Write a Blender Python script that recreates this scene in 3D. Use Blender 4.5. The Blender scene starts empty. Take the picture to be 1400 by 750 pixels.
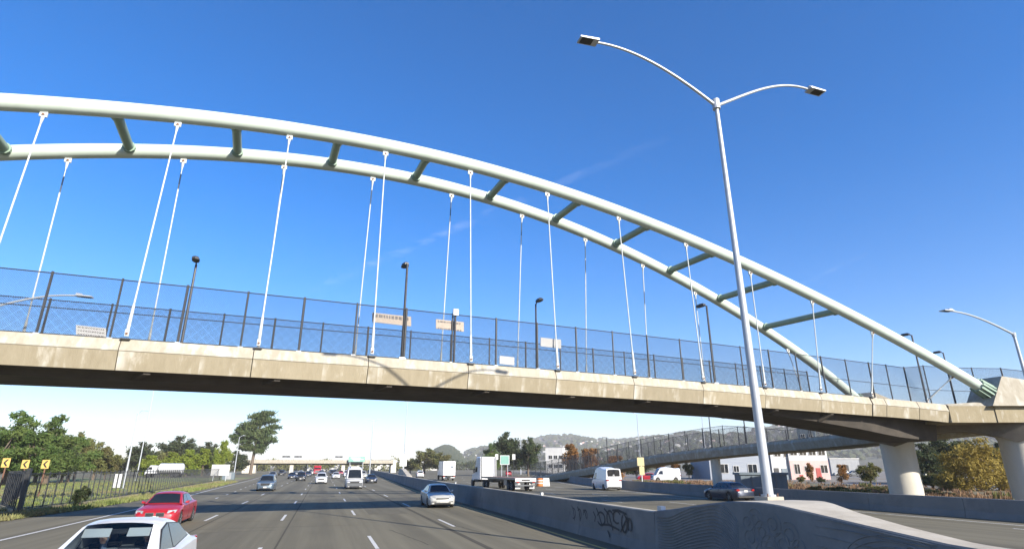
import bpy, bmesh, math, random
import numpy as np
from mathutils import Vector, Matrix
random.seed(7)
rng = np.random.default_rng(7)
S = bpy.context.scene
COL = S.collection
R = math.radians
# ------------------------------------------------------------------ camera, world, sun, exposure
FPX, PITCH, YAW, CAMH = 778.6, math.atan(0.338), R(17.5), 2.555
cam_d = bpy.data.cameras.new('camera')
cam = bpy.data.objects.new('camera', cam_d)
COL.objects.link(cam)
cam.location = (0, 0, CAMH)
cam.rotation_euler = (math.pi / 2 + PITCH, 0, -YAW)
cam_d.sensor_fit = 'HORIZONTAL'
cam_d.sensor_width = 36
cam_d.lens = FPX / 1400 * 36
cam_d.clip_start = 0.1
cam_d.clip_end = 80000
S.camera = cam
SUN_EL, SUN_AZ = R(25.8), R(25.4)          # azimuth: from -Y towards +X
to_sun = Vector((math.sin(SUN_AZ) * math.cos(SUN_EL), -math.cos(SUN_AZ) * math.cos(SUN_EL), math.sin(SUN_EL)))
W = bpy.data.worlds.new('World')
S.world = W
W.use_nodes = True
wn, wl = W.node_tree.nodes, W.node_tree.links
wn.clear()
wo = wn.new('ShaderNodeOutputWorld')
bg = wn.new('ShaderNodeBackground')
sky = wn.new('ShaderNodeTexSky')
sky.sky_type = 'NISHITA'
sky.sun_disc = False
sky.sun_elevation = SUN_EL
sky.sun_rotation = math.atan2(to_sun.x, to_sun.y)
sky.air_density = 1.0
sky.dust_density = 0.45
sky.ozone_density = 2.0
wb_ = wn.new('ShaderNodeMix')               # camera white balance of the sky
wb_.data_type = 'RGBA'; wb_.blend_type = 'MULTIPLY'; wb_.inputs[0].default_value = 1
wb_.inputs[7].default_value = (.93, .96, 1.15, 1)
wl.new(sky.outputs[0], wb_.inputs[6])
hsv = wn.new('ShaderNodeHueSaturation')
hsv.inputs['Saturation'].default_value = 1.38
wl.new(wb_.outputs[2], hsv.inputs['Color'])
wl.new(hsv.outputs[0], bg.inputs[0])
bg.inputs[1].default_value = .092
wl.new(bg.outputs[0], wo.inputs[0])
sd = bpy.data.lights.new('sun', 'SUN')
sd.energy = 5.0
sd.angle = R(0.5)
sd.color = (1.0, 0.93, 0.82)
sun = bpy.data.objects.new('sun', sd)
COL.objects.link(sun)
sun.rotation_euler = to_sun.to_track_quat('Z', 'Y').to_euler()
S.view_settings.view_transform = 'Standard'
S.view_settings.look = 'None'
S.view_settings.gamma = 1
S.view_settings.exposure = 1.15

# ------------------------------------------------------------------ helpers
cp_, sp_ = math.cos(PITCH), math.sin(PITCH)
_F = Vector((math.sin(YAW), math.cos(YAW), 0)); _R = Vector((math.cos(YAW), -math.sin(YAW), 0)); _Z = Vector((0, 0, 1))
FWD = _F * cp_ + _Z * sp_; UPV = -_F * sp_ + _Z * cp_; CAMP = Vector((0, 0, CAMH))
def ray(u, v): return FWD + _R * ((u - 700) / FPX) + UPV * ((375 - v) / FPX)
def G(u, v, z=0.0):                      # survey of the photograph: point of the ground plane (height z) seen at u, v
    d = ray(u, v); return CAMP + d * ((z - CAMH) / d.z)
def atY(u, v, y):
    d = ray(u, v); return CAMP + d * (y / d.y)
def atD(u, v, D): return CAMP + ray(u, v) * D

def link(name, me, parent=None):
    o = bpy.data.objects.new(name, me); COL.objects.link(o)
    if parent is not None: o.parent = parent
    return o
def tag(o, label=None, cat=None, group=None, kind=None):
    if label: o['label'] = label
    if cat: o['category'] = cat
    if group: o['group'] = group
    if kind: o['kind'] = kind
    return o
def empty(name, loc=(0, 0, 0), rz=0, label=None, cat=None, group=None):
    o = link(name, None); o.location = loc; o.rotation_euler = (0, 0, rz); o.empty_display_size = .3
    return tag(o, label, cat, group)
KIDS = {}
def copy_tree(o, parent=None):
    c = o.copy(); COL.objects.link(c)
    if parent is not None: c.parent = parent
    for ch in o.children: copy_tree(ch, c)
    return c

class MB:
    def __init__(s): s.v = []; s.f = []; s.mi = []; s.cur = 0
    def add(s, vs, fs):
        k = len(s.v); s.v += [tuple(p) for p in vs]
        s.f += [tuple(i + k for i in f) for f in fs]; s.mi += [s.cur] * len(fs); return s
    def box(s, c, d, rz=0, rx=0, ry=0):
        M = Matrix.Translation(c) @ Matrix.Rotation(rz, 4, 'Z') @ Matrix.Rotation(ry, 4, 'Y') @ Matrix.Rotation(rx, 4, 'X')
        h = [x / 2 for x in d]
        vs = [M @ Vector((sx * h[0], sy * h[1], sz * h[2])) for sx in (-1, 1) for sy in (-1, 1) for sz in (-1, 1)]
        return s.add(vs, [(0, 1, 3, 2), (4, 6, 7, 5), (0, 4, 5, 1), (2, 3, 7, 6), (0, 2, 6, 4), (1, 5, 7, 3)])
    def rings(s, rs, closed=True, cap=True):
        n = len(rs[0]); vs = [p for r in rs for p in r]; fs = []
        for i in range(len(rs) - 1):
            for j in range(n if closed else n - 1):
                a = i * n + j; b = i * n + (j + 1) % n
                fs.append((a, b, b + n, a + n))
        if cap and closed:
            fs.append(tuple(range(n - 1, -1, -1))); fs.append(tuple((len(rs) - 1) * n + j for j in range(n)))
        return s.add(vs, fs)
    def tube(s, pts, r, n=8, cap=True):
        pts = [Vector(p) for p in pts]; m = len(pts)
        rr = r if isinstance(r, (list, tuple)) else [r] * m
        rs = []; ref = None
        for i, p in enumerate(pts):
            t = (pts[min(i + 1, m - 1)] - pts[max(i - 1, 0)]).normalized()
            if ref is None: ref = Vector((0, 0, 1)) if abs(t.z) < .9 else Vector((1, 0, 0))
            a = (ref - t * ref.dot(t)).normalized(); ref = a; b = t.cross(a)
            rs.append([p + (a * math.cos(2 * math.pi * k / n) + b * math.sin(2 * math.pi * k / n)) * rr[i] for k in range(n)])
        return s.rings(rs, True, cap)
    def bar(s, a, b, w, h=None):                     # square bar from a to b
        a = Vector(a); b = Vector(b); h = h or w; t = (b - a).normalized()
        ref = Vector((0, 0, 1)) if abs(t.z) < .9 else Vector((0, 1, 0))
        x = t.cross(ref).normalized() * (w / 2); y = x.cross(t).normalized() * (h / 2)
        return s.rings([[p + x + y, p - x + y, p - x - y, p + x - y] for p in (a, b)])
    def prism(s, poly, z0, z1):                      # poly: list of (x,y), vertical prism
        n = len(poly)
        return s.rings([[(x, y, z0) for x, y in poly], [(x, y, z1) for x, y in poly]])
    def lathe(s, prof, n=16, M=None):                # prof (r, z)
        M = M or Matrix.Identity(4)
        return s.rings([[M @ Vector((r * math.cos(2 * math.pi * k / n), r * math.sin(2 * math.pi * k / n), z)) for k in range(n)] for r, z in prof])
    def mesh(s, name, mats, smooth=None):
        me = bpy.data.meshes.new(name); me.from_pydata(s.v, [], s.f)
        for m in (mats if isinstance(mats, (list, tuple)) else [mats]): me.materials.append(m)
        if any(s.mi): me.polygons.foreach_set('material_index', s.mi)
        bm = bmesh.new(); bm.from_mesh(me); bmesh.ops.recalc_face_normals(bm, faces=bm.faces); bm.to_mesh(me); bm.free()
        if smooth is not None:
            me.shade_smooth(); me.set_sharp_from_angle(angle=R(smooth))
        me.update(); return me
    def obj(s, name, mats, parent=None, smooth=None, kind=None, label=None):
        o = link(name, s.mesh(name, mats, smooth), parent)
        if kind: o['kind'] = kind
        if label: o['label'] = label
        return o

def rgb(c): return (c[0], c[1], c[2], 1)
def mat(name, c1, c2=None, scale=3.0, rough=.7, metal=0., bump=0., stretch=(1, 1, 1), detail=6, contrast=(.35, .65), spec=.5, coat=0., c3=None, scale3=.4, c3r=(.45, .65), alb=.74, objrand=0., transl=0.):
    c1 = tuple(x * alb for x in c1); c2 = c2 and tuple(x * alb for x in c2); c3 = c3 and tuple(x * alb for x in c3)
    m = bpy.data.materials.new(name); m.use_nodes = True
    n, l = m.node_tree.nodes, m.node_tree.links
    p = n['Principled BSDF']
    p.inputs['Roughness'].default_value = rough; p.inputs['Metallic'].default_value = metal
    p.inputs['Specular IOR Level'].default_value = spec; p.inputs['Coat Weight'].default_value = coat
    p.inputs['Coat Roughness'].default_value = .04
    p.inputs['Base Color'].default_value = rgb(c1)
    if c2 is None: return m
    tc = n.new('ShaderNodeTexCoord'); mp = n.new('ShaderNodeMapping'); mp.inputs['Scale'].default_value = stretch
    l.new(tc.outputs['Object'], mp.inputs[0])
    def noise(sc, det=detail):
        t = n.new('ShaderNodeTexNoise'); t.inputs['Scale'].default_value = sc; t.inputs['Detail'].default_value = det; t.inputs['Roughness'].default_value = .65
        l.new(mp.outputs[0], t.inputs['Vector']); return t
    def ramp(src, a, b):
        r = n.new('ShaderNodeMapRange'); r.inputs[1].default_value = a; r.inputs[2].default_value = b; l.new(src, r.inputs[0]); return r.outputs[0]
    t = noise(scale)
    mx = n.new('ShaderNodeMix'); mx.data_type = 'RGBA'; mx.inputs[6].default_value = rgb(c1); mx.inputs[7].default_value = rgb(c2)
    l.new(ramp(t.outputs[0], *contrast), mx.inputs[0]); out = mx.outputs[2]
    if c3 is not None:
        t3 = noise(scale3, 5); m3 = n.new('ShaderNodeMix'); m3.data_type = 'RGBA'; m3.inputs[7].default_value = rgb(c3)
        l.new(out, m3.inputs[6]); l.new(ramp(t3.outputs[0], *c3r), m3.inputs[0]); out = m3.outputs[2]
    if objrand:
        oi = n.new('ShaderNodeObjectInfo'); hs = n.new('ShaderNodeHueSaturation')
        r = n.new('ShaderNodeMapRange'); r.inputs[3].default_value = 1 - objrand; r.inputs[4].default_value = 1 + objrand
        l.new(oi.outputs['Random'], r.inputs[0]); l.new(r.outputs[0], hs.inputs['Value']); l.new(out, hs.inputs['Color']); out = hs.outputs[0]
    l.new(out, p.inputs['Base Color'])
    if transl:
        tr = n.new('ShaderNodeBsdfTranslucent'); l.new(out, tr.inputs[0]); ms = n.new('ShaderNodeMixShader'); ms.inputs[0].default_value = transl
        l.new(p.outputs[0], ms.inputs[1]); l.new(tr.outputs[0], ms.inputs[2]); l.new(ms.outputs[0], n['Material Output'].inputs[0])
    if bump:
        tb = noise(scale * 4, 4); b = n.new('ShaderNodeBump'); b.inputs['Strength'].default_value = bump; b.inputs['Distance'].default_value = .02
        l.new(tb.outputs[0], b.inputs['Height']); l.new(b.outputs[0], p.inputs['Normal'])
    return m

def poly_at(pl, y):                       # x of a polyline given as (x, y) rising in y
    return float(np.interp(y, [q[1] for q in pl], [q[0] for q in pl]))

# ------------------------------------------------------------------ materials
M = {}
M['asphalt'] = mat('asphalt', (.185, .168, .122), (.23, .21, .153), 1.2, .9, bump=.25, stretch=(1.5, .035, 1), c3=(.16, .146, .108), scale3=.55, spec=.1, contrast=(.3, .7))
M['seam'] = mat('tar_seam', (.09, .083, .066), (.12, .11, .09), 2, .9, spec=.05, stretch=(1, .1, 1))
M['patch'] = mat('asphalt_patch', (.148, .135, .10), (.178, .162, .122), 1.5, .9, bump=.25, stretch=(1.5, .1, 1), spec=.1)
M['paint_white'] = mat('road_paint_white', (.72, .71, .68), (.5, .49, .46), 6, .7, contrast=(.4, .75))
M['paint_yellow'] = mat('road_paint_yellow', (.62, .48, .12), (.45, .36, .14), 6, .7)
M['grass'] = mat('grass', (.155, .21, .045), (.22, .24, .075), .6, .95, c3=(.25, .20, .10), scale3=.09, bump=.6)
M['dirt'] = mat('dirt', (.20, .155, .10), (.27, .215, .145), 1.5, .95, c3=(.15, .14, .06), scale3=.3, bump=.5)
M['brush'] = mat('brush_ground', (.16, .125, .07), (.22, .18, .10), .8, .95, c3=(.11, .12, .05), scale3=.25, bump=.6)
M['terrain'] = mat('terrain', (.10, .11, .045), (.20, .165, .09), .05, .95, c3=(.16, .13, .075), scale3=.15)
M['yard'] = mat('yard_ground', (.20, .19, .175), (.27, .255, .23), .4, .9, c3=(.22, .17, .11), scale3=.06)
M['conc'] = mat('weathered_concrete', (.30, .25, .155), (.41, .355, .245), 2.2, .9, bump=.3, stretch=(1.6, 1.6, .45), c3=(.66, .63, .55), scale3=1.5, c3r=(.56, .74), contrast=(.25, .75), spec=.2)
M['conc_lip'] = mat('pale_concrete', (.39, .35, .27), (.48, .44, .355), 2.6, .9, bump=.3, stretch=(1.5, 1.5, .5), c3=(.62, .60, .53), scale3=1.2, c3r=(.52, .72), spec=.2)
M['conc_shaded'] = mat('shaded_girder_concrete', (.048, .041, .033), (.085, .071, .056), .7, .9, bump=.3)  # shade of the underside put into the colour, far darker than the edge concrete
M['cap'] = mat('shaded_cap_concrete', (.17, .145, .11), (.24, .21, .165), .9, .9, bump=.3)  # cap colour darkened for the shade beneath the overhang
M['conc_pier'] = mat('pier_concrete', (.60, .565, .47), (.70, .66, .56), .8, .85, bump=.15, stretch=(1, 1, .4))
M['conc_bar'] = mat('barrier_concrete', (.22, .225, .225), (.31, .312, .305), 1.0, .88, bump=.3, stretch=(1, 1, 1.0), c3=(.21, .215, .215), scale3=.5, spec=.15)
M['conc_top_lit'] = mat('lit_barrier_top', (.52, .47, .385), (.60, .55, .455), 2, .9, bump=.2, c3=(.44, .395, .32), scale3=.8, spec=.15)  # sunlit top put into the colour: lighter and warmer than the barrier sides
M['conc_art'] = mat('art_wall_concrete', (.20, .213, .216), (.275, .286, .286), 1.0, .88, bump=.3, c3=(.20, .21, .215), scale3=.8, spec=.15)
M['arch'] = mat('pale_green_steel', (.64, .74, .65), (.70, .79, .705), .8, .5, spec=.3, c3=(.60, .69, .605), scale3=.5)
M['arch_dk'] = mat('green_steel', (.27, .385, .29), (.31, .42, .33), 1.5, .5)
M['white_steel'] = mat('white_painted_steel', (.66, .69, .67), (.54, .57, .55), 4, .5)
M['rust'] = mat('rusty_bolt', (.16, .07, .04), (.25, .13, .08), 9, .8)
M['fence'] = mat('dark_fence_steel', (.045, .05, .055), (.09, .085, .08), 5, .6, metal=.2, contrast=(.45, .8))
M['wire'] = mat('chain_link_wire', (.035, .04, .05), (.05, .055, .06), 3, .6)
M['galv'] = mat('galvanised_steel', (.50, .53, .56), (.58, .61, .63), 2.5, .42, metal=.25)
M['dkpole'] = mat('dark_lamp_paint', (.03, .033, .04), (.06, .06, .06), 4, .5)
M['board'] = mat('weathered_plywood', (.66, .55, .44), (.72, .62, .52), 3, .85, stretch=(1, 1, 4))
M['banner'] = mat('white_banner', (.74, .74, .72), (.66, .65, .63), 2, .8)
M['ink'] = mat('dark_print', (.16, .15, .15), (.35, .33, .32), 8, .8)
M['graf'] = mat('graffiti_paint', (.018, .02, .026), (.035, .037, .045), 5, .6)
M['tyre'] = mat('tyre_rubber', (.02, .02, .02), (.035, .034, .033), 6, .85)
M['rim'] = mat('alloy_rim', (.42, .43, .45), (.35, .36, .37), 4, .35, metal=.7)
M['glass'] = mat('tinted_glass', (.012, .016, .022), (.02, .025, .03), 1, .08, spec=.45)
M['black'] = mat('black_trim', (.015, .015, .016), (.03, .03, .03), 8, .5)
M['chrome'] = mat('chrome', (.6, .61, .62), (.5, .5, .5), 5, .2, metal=.9)
M['lens'] = mat('headlight_lens', (.50, .53, .56), (.16, .17, .19), 9, .12, spec=.8)
M['tail'] = mat('tail_light', (.42, .02, .015), (.3, .01, .01), 5, .2)
M['plate'] = mat('licence_plate', (.7, .7, .66), (.6, .6, .58), 5, .5)
def paint(n, c, metal=0.): return mat(n, c, tuple(x * .92 for x in c), 2, .36, metal=metal, coat=.45)
M['p_white'] = paint('white_paint', (.76, .77, .78)); M['p_red'] = paint('red_paint', (.42, .018, .03)); M['p_silver'] = paint('silver_paint', (.56, .56, .53), .12)
M['p_blue'] = paint('blue_grey_paint', (.14, .19, .24), .4); M['p_dark'] = paint('dark_blue_paint', (.025, .035, .065), .3); M['p_grey'] = paint('grey_paint', (.16, .17, .18), .4); M['p_black'] = paint('black_paint', (.015, .016, .02))
M['bark'] = mat('bark', (.13, .095, .065), (.20, .155, .115), 6, .95, bump=.5, stretch=(3, 3, .6))
def leaf(n, a, b, c): return mat(n, a, b, 1.1, .75, c3=c, scale3=.45, spec=.2, objrand=.15, transl=.3, alb=1.0)
M['pine'] = leaf('pine_needles', (.058, .105, .026), (.100, .150, .036), (.13, .16, .045))
M['cyp'] = leaf('cypress_foliage', (.050, .082, .034), (.085, .118, .044), (.11, .13, .05))
M['lime'] = leaf('yellow_green_foliage', (.14, .20, .022), (.21, .245, .03), (.17, .20, .03))
M['olive'] = leaf('olive_foliage', (.105, .125, .038), (.165, .165, .055), (.14, .115, .05))
M['gold'] = leaf('golden_bush_foliage', (.26, .195, .045), (.34, .26, .06), (.19, .15, .04))
M['dry'] = leaf('dry_grass', (.24, .145, .085), (.32, .205, .12), (.18, .11, .065))
M['rustleaf'] = leaf('autumn_foliage', (.24, .11, .035), (.33, .17, .055), (.20, .13, .05))
M['dkleaf'] = leaf('dark_foliage', (.036, .058, .024), (.064, .085, .034), (.075, .075, .038))
M['hill'] = mat('hill_cover', (.055, .068, .035), (.10, .10, .055), .012, .95, c3=(.085, .075, .045), scale3=.004)
M['stucco_w'] = mat('white_stucco', (.72, .71, .68), (.64, .63, .60), .6, .85)
M['stucco_b'] = mat('grey_blue_siding', (.30, .33, .38), (.36, .39, .43), 1.2, .8, stretch=(.3, .3, 4))
M['stucco_p'] = mat('pink_stucco', (.62, .40, .36), (.68, .48, .44), .7, .85)
M['roofgrey'] = mat('grey_roof', (.30, .31, .32), (.38, .39, .40), .8, .8)
M['bin'] = mat('blue_grey_steel', (.12, .16, .19), (.17, .21, .24), 1.2, .6, stretch=(1, 1, .3))
M['signgreen'] = mat('sign_green', (.20, .42, .34), (.24, .46, .38), 1, .5)
M['signyellow'] = mat('sign_yellow', (.80, .57, .16), (.76, .53, .15), 2, .5)
M['paleyellow'] = mat('faded_yellow', (.70, .60, .32), (.64, .54, .28), 2, .6)
M['signback'] = mat('sign_white', (.76, .76, .74), (.68, .68, .66), 1.5, .5)
M['orange'] = mat('orange_plastic', (.65, .18, .03), (.6, .2, .05), 3, .6)
M['door_red'] = mat('red_door', (.40, .04, .03), (.36, .05, .04), 3, .6)
M['bed'] = mat('truck_bed_boards', (.22, .13, .10), (.28, .18, .14), 2, .8, stretch=(4, .3, 1))

def stained(m, tx, ty, off, period):          # lime runs below the joints of the edge panels
    n, l = m.node_tree.nodes, m.node_tree.links; p = n['Principled BSDF']; src = p.inputs['Base Color'].links[0].from_socket
    tc = n.new('ShaderNodeTexCoord'); dt = n.new('ShaderNodeVectorMath'); dt.operation = 'DOT_PRODUCT'; dt.inputs[1].default_value = (tx, ty, 0)
    l.new(tc.outputs['Object'], dt.inputs[0]); cur = dt.outputs['Value']
    def math_(op, a, b):
        q = n.new('ShaderNodeMath'); q.operation = op; l.new(a, q.inputs[0])
        if b is not None: (l.new(b, q.inputs[1]) if not isinstance(b, (int, float)) else setattr(q.inputs[1], 'default_value', b))
        return q.outputs[0]
    fr = math_('FRACT', math_('DIVIDE', math_('ADD', cur, off), period), None)
    band = n.new('ShaderNodeMapRange'); band.inputs[1].default_value = .10; band.inputs[2].default_value = .02; l.new(fr, band.inputs[0])
    fr2 = math_('FRACT', math_('DIVIDE', math_('ADD', cur, off + 2.1), period * .5), None)
    band2 = n.new('ShaderNodeMapRange'); band2.inputs[1].default_value = .09; band2.inputs[2].default_value = .03; band2.inputs[4].default_value = .6; l.new(fr2, band2.inputs[0])
    nz = n.new('ShaderNodeTexNoise'); nz.inputs['Scale'].default_value = 1.3; nz.inputs['Detail'].default_value = 6; l.new(tc.outputs['Object'], nz.inputs['Vector'])
    mr = n.new('ShaderNodeMapRange'); mr.inputs[1].default_value = .42; mr.inputs[2].default_value = .62; mr.inputs[4].default_value = .85; l.new(nz.outputs[0], mr.inputs[0])
    mx = n.new('ShaderNodeMix'); mx.data_type = 'RGBA'; mx.inputs[7].default_value = (.46, .44, .385, 1); l.new(src, mx.inputs[6]); l.new(math_('MULTIPLY', math_('MAXIMUM', band.outputs[0], band2.outputs[0]), mr.outputs[0]), mx.inputs[0])
    l.new(mx.outputs[2], p.inputs['Base Color'])
M['panel'] = mat('fascia_concrete', (.30, .255, .17), (.40, .35, .25), 2.2, .9, bump=.3, stretch=(1.6, 1.6, .45), c3=(.60, .57, .49), scale3=1.1, c3r=(.56, .78), contrast=(.2, .8), spec=.2, objrand=.07)
stained(M['panel'], math.sin(R(84)), math.cos(R(84)), 10.15 + 5.17 * 40, 5.17)
# oil-darkened lane centres on the carriageway
def lane_wear(m):
    n, l = m.node_tree.nodes, m.node_tree.links; p = n['Principled BSDF']; src = p.inputs['Base Color'].links[0].from_socket
    tc = n.new('ShaderNodeTexCoord'); sx = n.new('ShaderNodeSeparateXYZ'); l.new(tc.outputs['Object'], sx.inputs[0])
    def M1(op, a, b=None):
        q = n.new('ShaderNodeMath'); q.operation = op; l.new(a, q.inputs[0])
        if b is not None: (l.new(b, q.inputs[1]) if not isinstance(b, (int, float)) else setattr(q.inputs[1], 'default_value', b))
        return q.outputs[0]
    c = M1('COSINE', M1('MULTIPLY', M1('SUBTRACT', sx.outputs[0], .15), 6.2832 / 3.74))
    mr = n.new('ShaderNodeMapRange'); mr.interpolation_type = 'SMOOTHSTEP'; mr.inputs[1].default_value = .35; mr.inputs[2].default_value = 1.0; l.new(c, mr.inputs[0])
    nz = n.new('ShaderNodeTexNoise'); nz.inputs['Scale'].default_value = .35; nz.inputs['Detail'].default_value = 5; l.new(tc.outputs['Object'], nz.inputs['Vector'])
    f = M1('MULTIPLY', mr.outputs[0], M1('MULTIPLY', nz.outputs[0], .5))
    mx = n.new('ShaderNodeMix'); mx.data_type = 'RGBA'; mx.inputs[7].default_value = (.06, .056, .045, 1); l.new(src, mx.inputs[6]); l.new(f, mx.inputs[0]); l.new(mx.outputs[2], p.inputs['Base Color'])
lane_wear(M['asphalt'])
# ------------------------------------------------------------------ ground and roads
LEFT = [(-15.2, -80), (-15.2, 30), (-15.0, 37), (-14.2, 45), (-13.9, 58), (-13.4, 72), (-13.8, 95), (-15.4, 140), (-18, 200), (-24, 300), (-60, 700), (-120, 1200)]
MED = [(9.9, -80), (9.9, 18), (10.2, 28), (10.35, 46), (11.0, 68), (12.6, 100), (14.4, 135), (16.6, 177), (20, 240), (24, 320), (44, 700), (70, 1200)]
RB = [(33.0, -80), (33.1, 20), (33.4, 32), (33.6, 45), (34.2, 56), (35.4, 65), (36.9, 76), (41.0, 95), (47, 115), (60, 155), (80, 230), (110, 350), (190, 700), (300, 1200)]
def strip(fa, fb, ys, z, name, m, kind='structure', parent=None):
    mb = MB(); vs = []; fs = []
    for y in ys: vs += [(fa(y), y, z), (fb(y), y, z)]
    for i in range(len(ys) - 1): fs.append((2 * i, 2 * i + 1, 2 * i + 3, 2 * i + 2))
    mb.add(vs, fs); return mb.obj(name, m, parent, kind=kind)
ys_long = sorted(set(list(range(-80, 200, 6)) + list(range(200, 1201, 50)) + [q[1] for q in LEFT + MED + RB]))
ter = MB()
gx = [-9000, -3000, -1200, -500, -200, -100, 0, 100, 200, 500, 1200, 3000, 9000]; gy = [-3000, -600, -150, 0, 100, 200, 400, 800, 1600, 3500, 9000]
vs = [(x, y, -.03) for y in gy for x in gx]; nx = len(gx)
ter.add(vs, [(j * nx + i, j * nx + i + 1, (j + 1) * nx + i + 1, (j + 1) * nx + i) for j in range(len(gy) - 1) for i in range(nx - 1)])
ter.obj('terrain', M['terrain'], kind='structure')
strip(lambda y: poly_at(LEFT, y), lambda y: poly_at(MED, y) + .3, ys_long, 0, 'road', M['asphalt'])
strip(lambda y: poly_at(MED, y) + .3, lambda y: poly_at(RB, y) + .1, ys_long, 0, 'road', M['asphalt'])
EDGE = [(-11.2, -80), (-11.1, 30), (-11.2, 48), (-12.3, 76), (-14.2, 143), (-16.8, 200), (-22.6, 300), (-57, 700)]
# lane markings: flat paint
lm = MB()
def dash(x0, y0, x1, y1, w=.13, z=.004):
    d = Vector((x1 - x0, y1 - y0)).normalized(); p = Vector((-d.y, d.x)) * (w / 2)
    lm.add([(x0 + p.x, y0 + p.y, z), (x0 - p.x, y0 - p.y, z), (x1 - p.x, y1 - p.y, z), (x1 + p.x, y1 + p.y, z)], [(0, 1, 2, 3)])
def lane(base, off, y0, y1, per=14.63, ln=3.9, w=.13):
    y = y0 + off
    while y < y1:
        s = lambda yy: base + (poly_at(MED, yy) - 10.2) * (1 if yy > 100 else 0) * .8
        dash(base + bend(y), y - ln / 2, base + bend(y + ln), y + ln / 2, w); y += per
def bend(y): return 0 if y < 110 else (y - 110) ** 2 * .00006
for base, off in ((-5.4, 3.2), (-1.72, 2.2), (2.0, 4.6), (6.0, 11.2)): lane(base, off, -40 - 14.63 * 0 + 14.63 * 0 , 420)
y = 58
while y < 300:
    x = float(np.interp(y, [58, 72, 87, 140, 300], [-8.55, -8.9, -9.5, -11.3, -17])); dash(x, y, x - .06, y + 1.9); y += 7.3
y = -60
while y < 420: dash(poly_at(EDGE, y), y, poly_at(EDGE, y + 6), y + 6, .16); y += 6
for base, off in ((18.4, 1), (22.1, 9.3), (25.8, 5), (29.5, 12)):
    y = -40 + off
    while y < 380: dash(base + (poly_at(MED, y) - 10.1) * .9, y, base + (poly_at(MED, y + 3.6) - 10.1) * .9, y + 3.6); y += 14.63
y = -60
while y < 400:
    dash(poly_at(RB, y) - 2.0, y, poly_at(RB, y + 6) - 2.0, y + 6, .15); y += 6
lm.obj('lane_markings', M['paint_white'], kind='structure')
lm = MB(); y = -60
while y < 400:
    dash(poly_at(MED, y) - .75, y, poly_at(MED, y + 6) - .75, y + 6, .14)
    dash(poly_at(MED, y) + 3.4, y, poly_at(MED, y + 6) + 3.4, y + 6, .14); y += 6
lm.obj('yellow_edge_line', M['paint_yellow'], kind='structure')
lm = MB()
for x in (5.55, -1.25, -5.0): dash(x, -60, x, 110, .22 if x > 5 else .07, .003)
lm.obj('pavement_joint', M['seam'], kind='structure')
# grass verge, field, dirt
strip(lambda y: -17.4, lambda y: poly_at(LEFT, y), [y for y in ys_long if 0 <= y <= 210], .03, 'verge', M['grass'])
strip(lambda y: -16.9 + max(0, (y - 60) * -.01), lambda y: poly_at(LEFT, y) - .1, [62, 70, 80, 95, 110, 130, 150, 170, 200], .036, 'verge_dirt', M['dirt'])
strip(lambda y: -75, lambda y: -17.4, [20, 60, 100, 140, 170], .02, 'field', M['grass'])
strip(lambda y: -48, lambda y: -20 - max(0, (y - 46) * .34), [20, 46, 68], .024, 'yard', M['yard'])
strip(lambda y: poly_at(RB, y) + .4, lambda y: poly_at(RB, y) + 42, [y for y in ys_long if -10 <= y <= 100], .02, 'right_verge', M['brush'])
strip(lambda y: poly_at(RB, y) + (42 if y <= 100 else 1), lambda y: poly_at(RB, y) + 240, [y for y in ys_long if -10 <= y <= 400], .01, 'right_yard', M['yard'])
# grass tufts (uncountable)
def blades(name, spots, m, h, w, n):
    mb = MB(); vs = []; fs = []
    for (x, y, z) in spots:
        for _ in range(n):
            a = random.random() * 6.28; dx, dy = math.cos(a) * w, math.sin(a) * w
            px, py = x + random.gauss(0, .18), y + random.gauss(0, .18); hh = h * random.uniform(.5, 1.3); k = len(vs)
            vs += [(px - dx, py - dy, z), (px + dx, py + dy, z), (px + random.gauss(0, .08), py + random.gauss(0, .08), z + hh)]; fs.append((k, k + 1, k + 2))
    mb.v = vs; mb.f = fs; mb.mi = [0] * len(fs)
    me = bpy.data.meshes.new(name); me.from_pydata(vs, [], fs); me.materials.append(m)
    return tag(link(name, me), kind='stuff')
sp = []
for _ in range(1500):
    y = random.uniform(32, 120); e = poly_at(LEFT, y); sp.append((random.uniform(-17, e - .05) if random.random() < .5 else e - abs(random.gauss(0, .5)), y, .03))
for _ in range(2200):
    sp.append((random.uniform(-45, -17), random.uniform(44, 120), .03))
blades('grass_tufts', sp, M['grass'], .22, .05, 6)
sp = []
for _ in range(3600):
    y = random.uniform(14, 100); sp.append((poly_at(RB, y) + 1.2 + abs(random.gauss(0, 16)), y, .02))
blades('dry_weeds', sp, M['dry'], .34, .09, 6)
sp = []
for k in range(45):
    y0 = random.uniform(14, 98); x0 = poly_at(RB, y0) + 2 + abs(random.gauss(0, 17))
    for _ in range(9): sp.append((x0 + random.gauss(0, .7), y0 + random.gauss(0, .7), .02))
blades('green_weeds', sp, M['olive'], .5, .12, 8)

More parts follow.
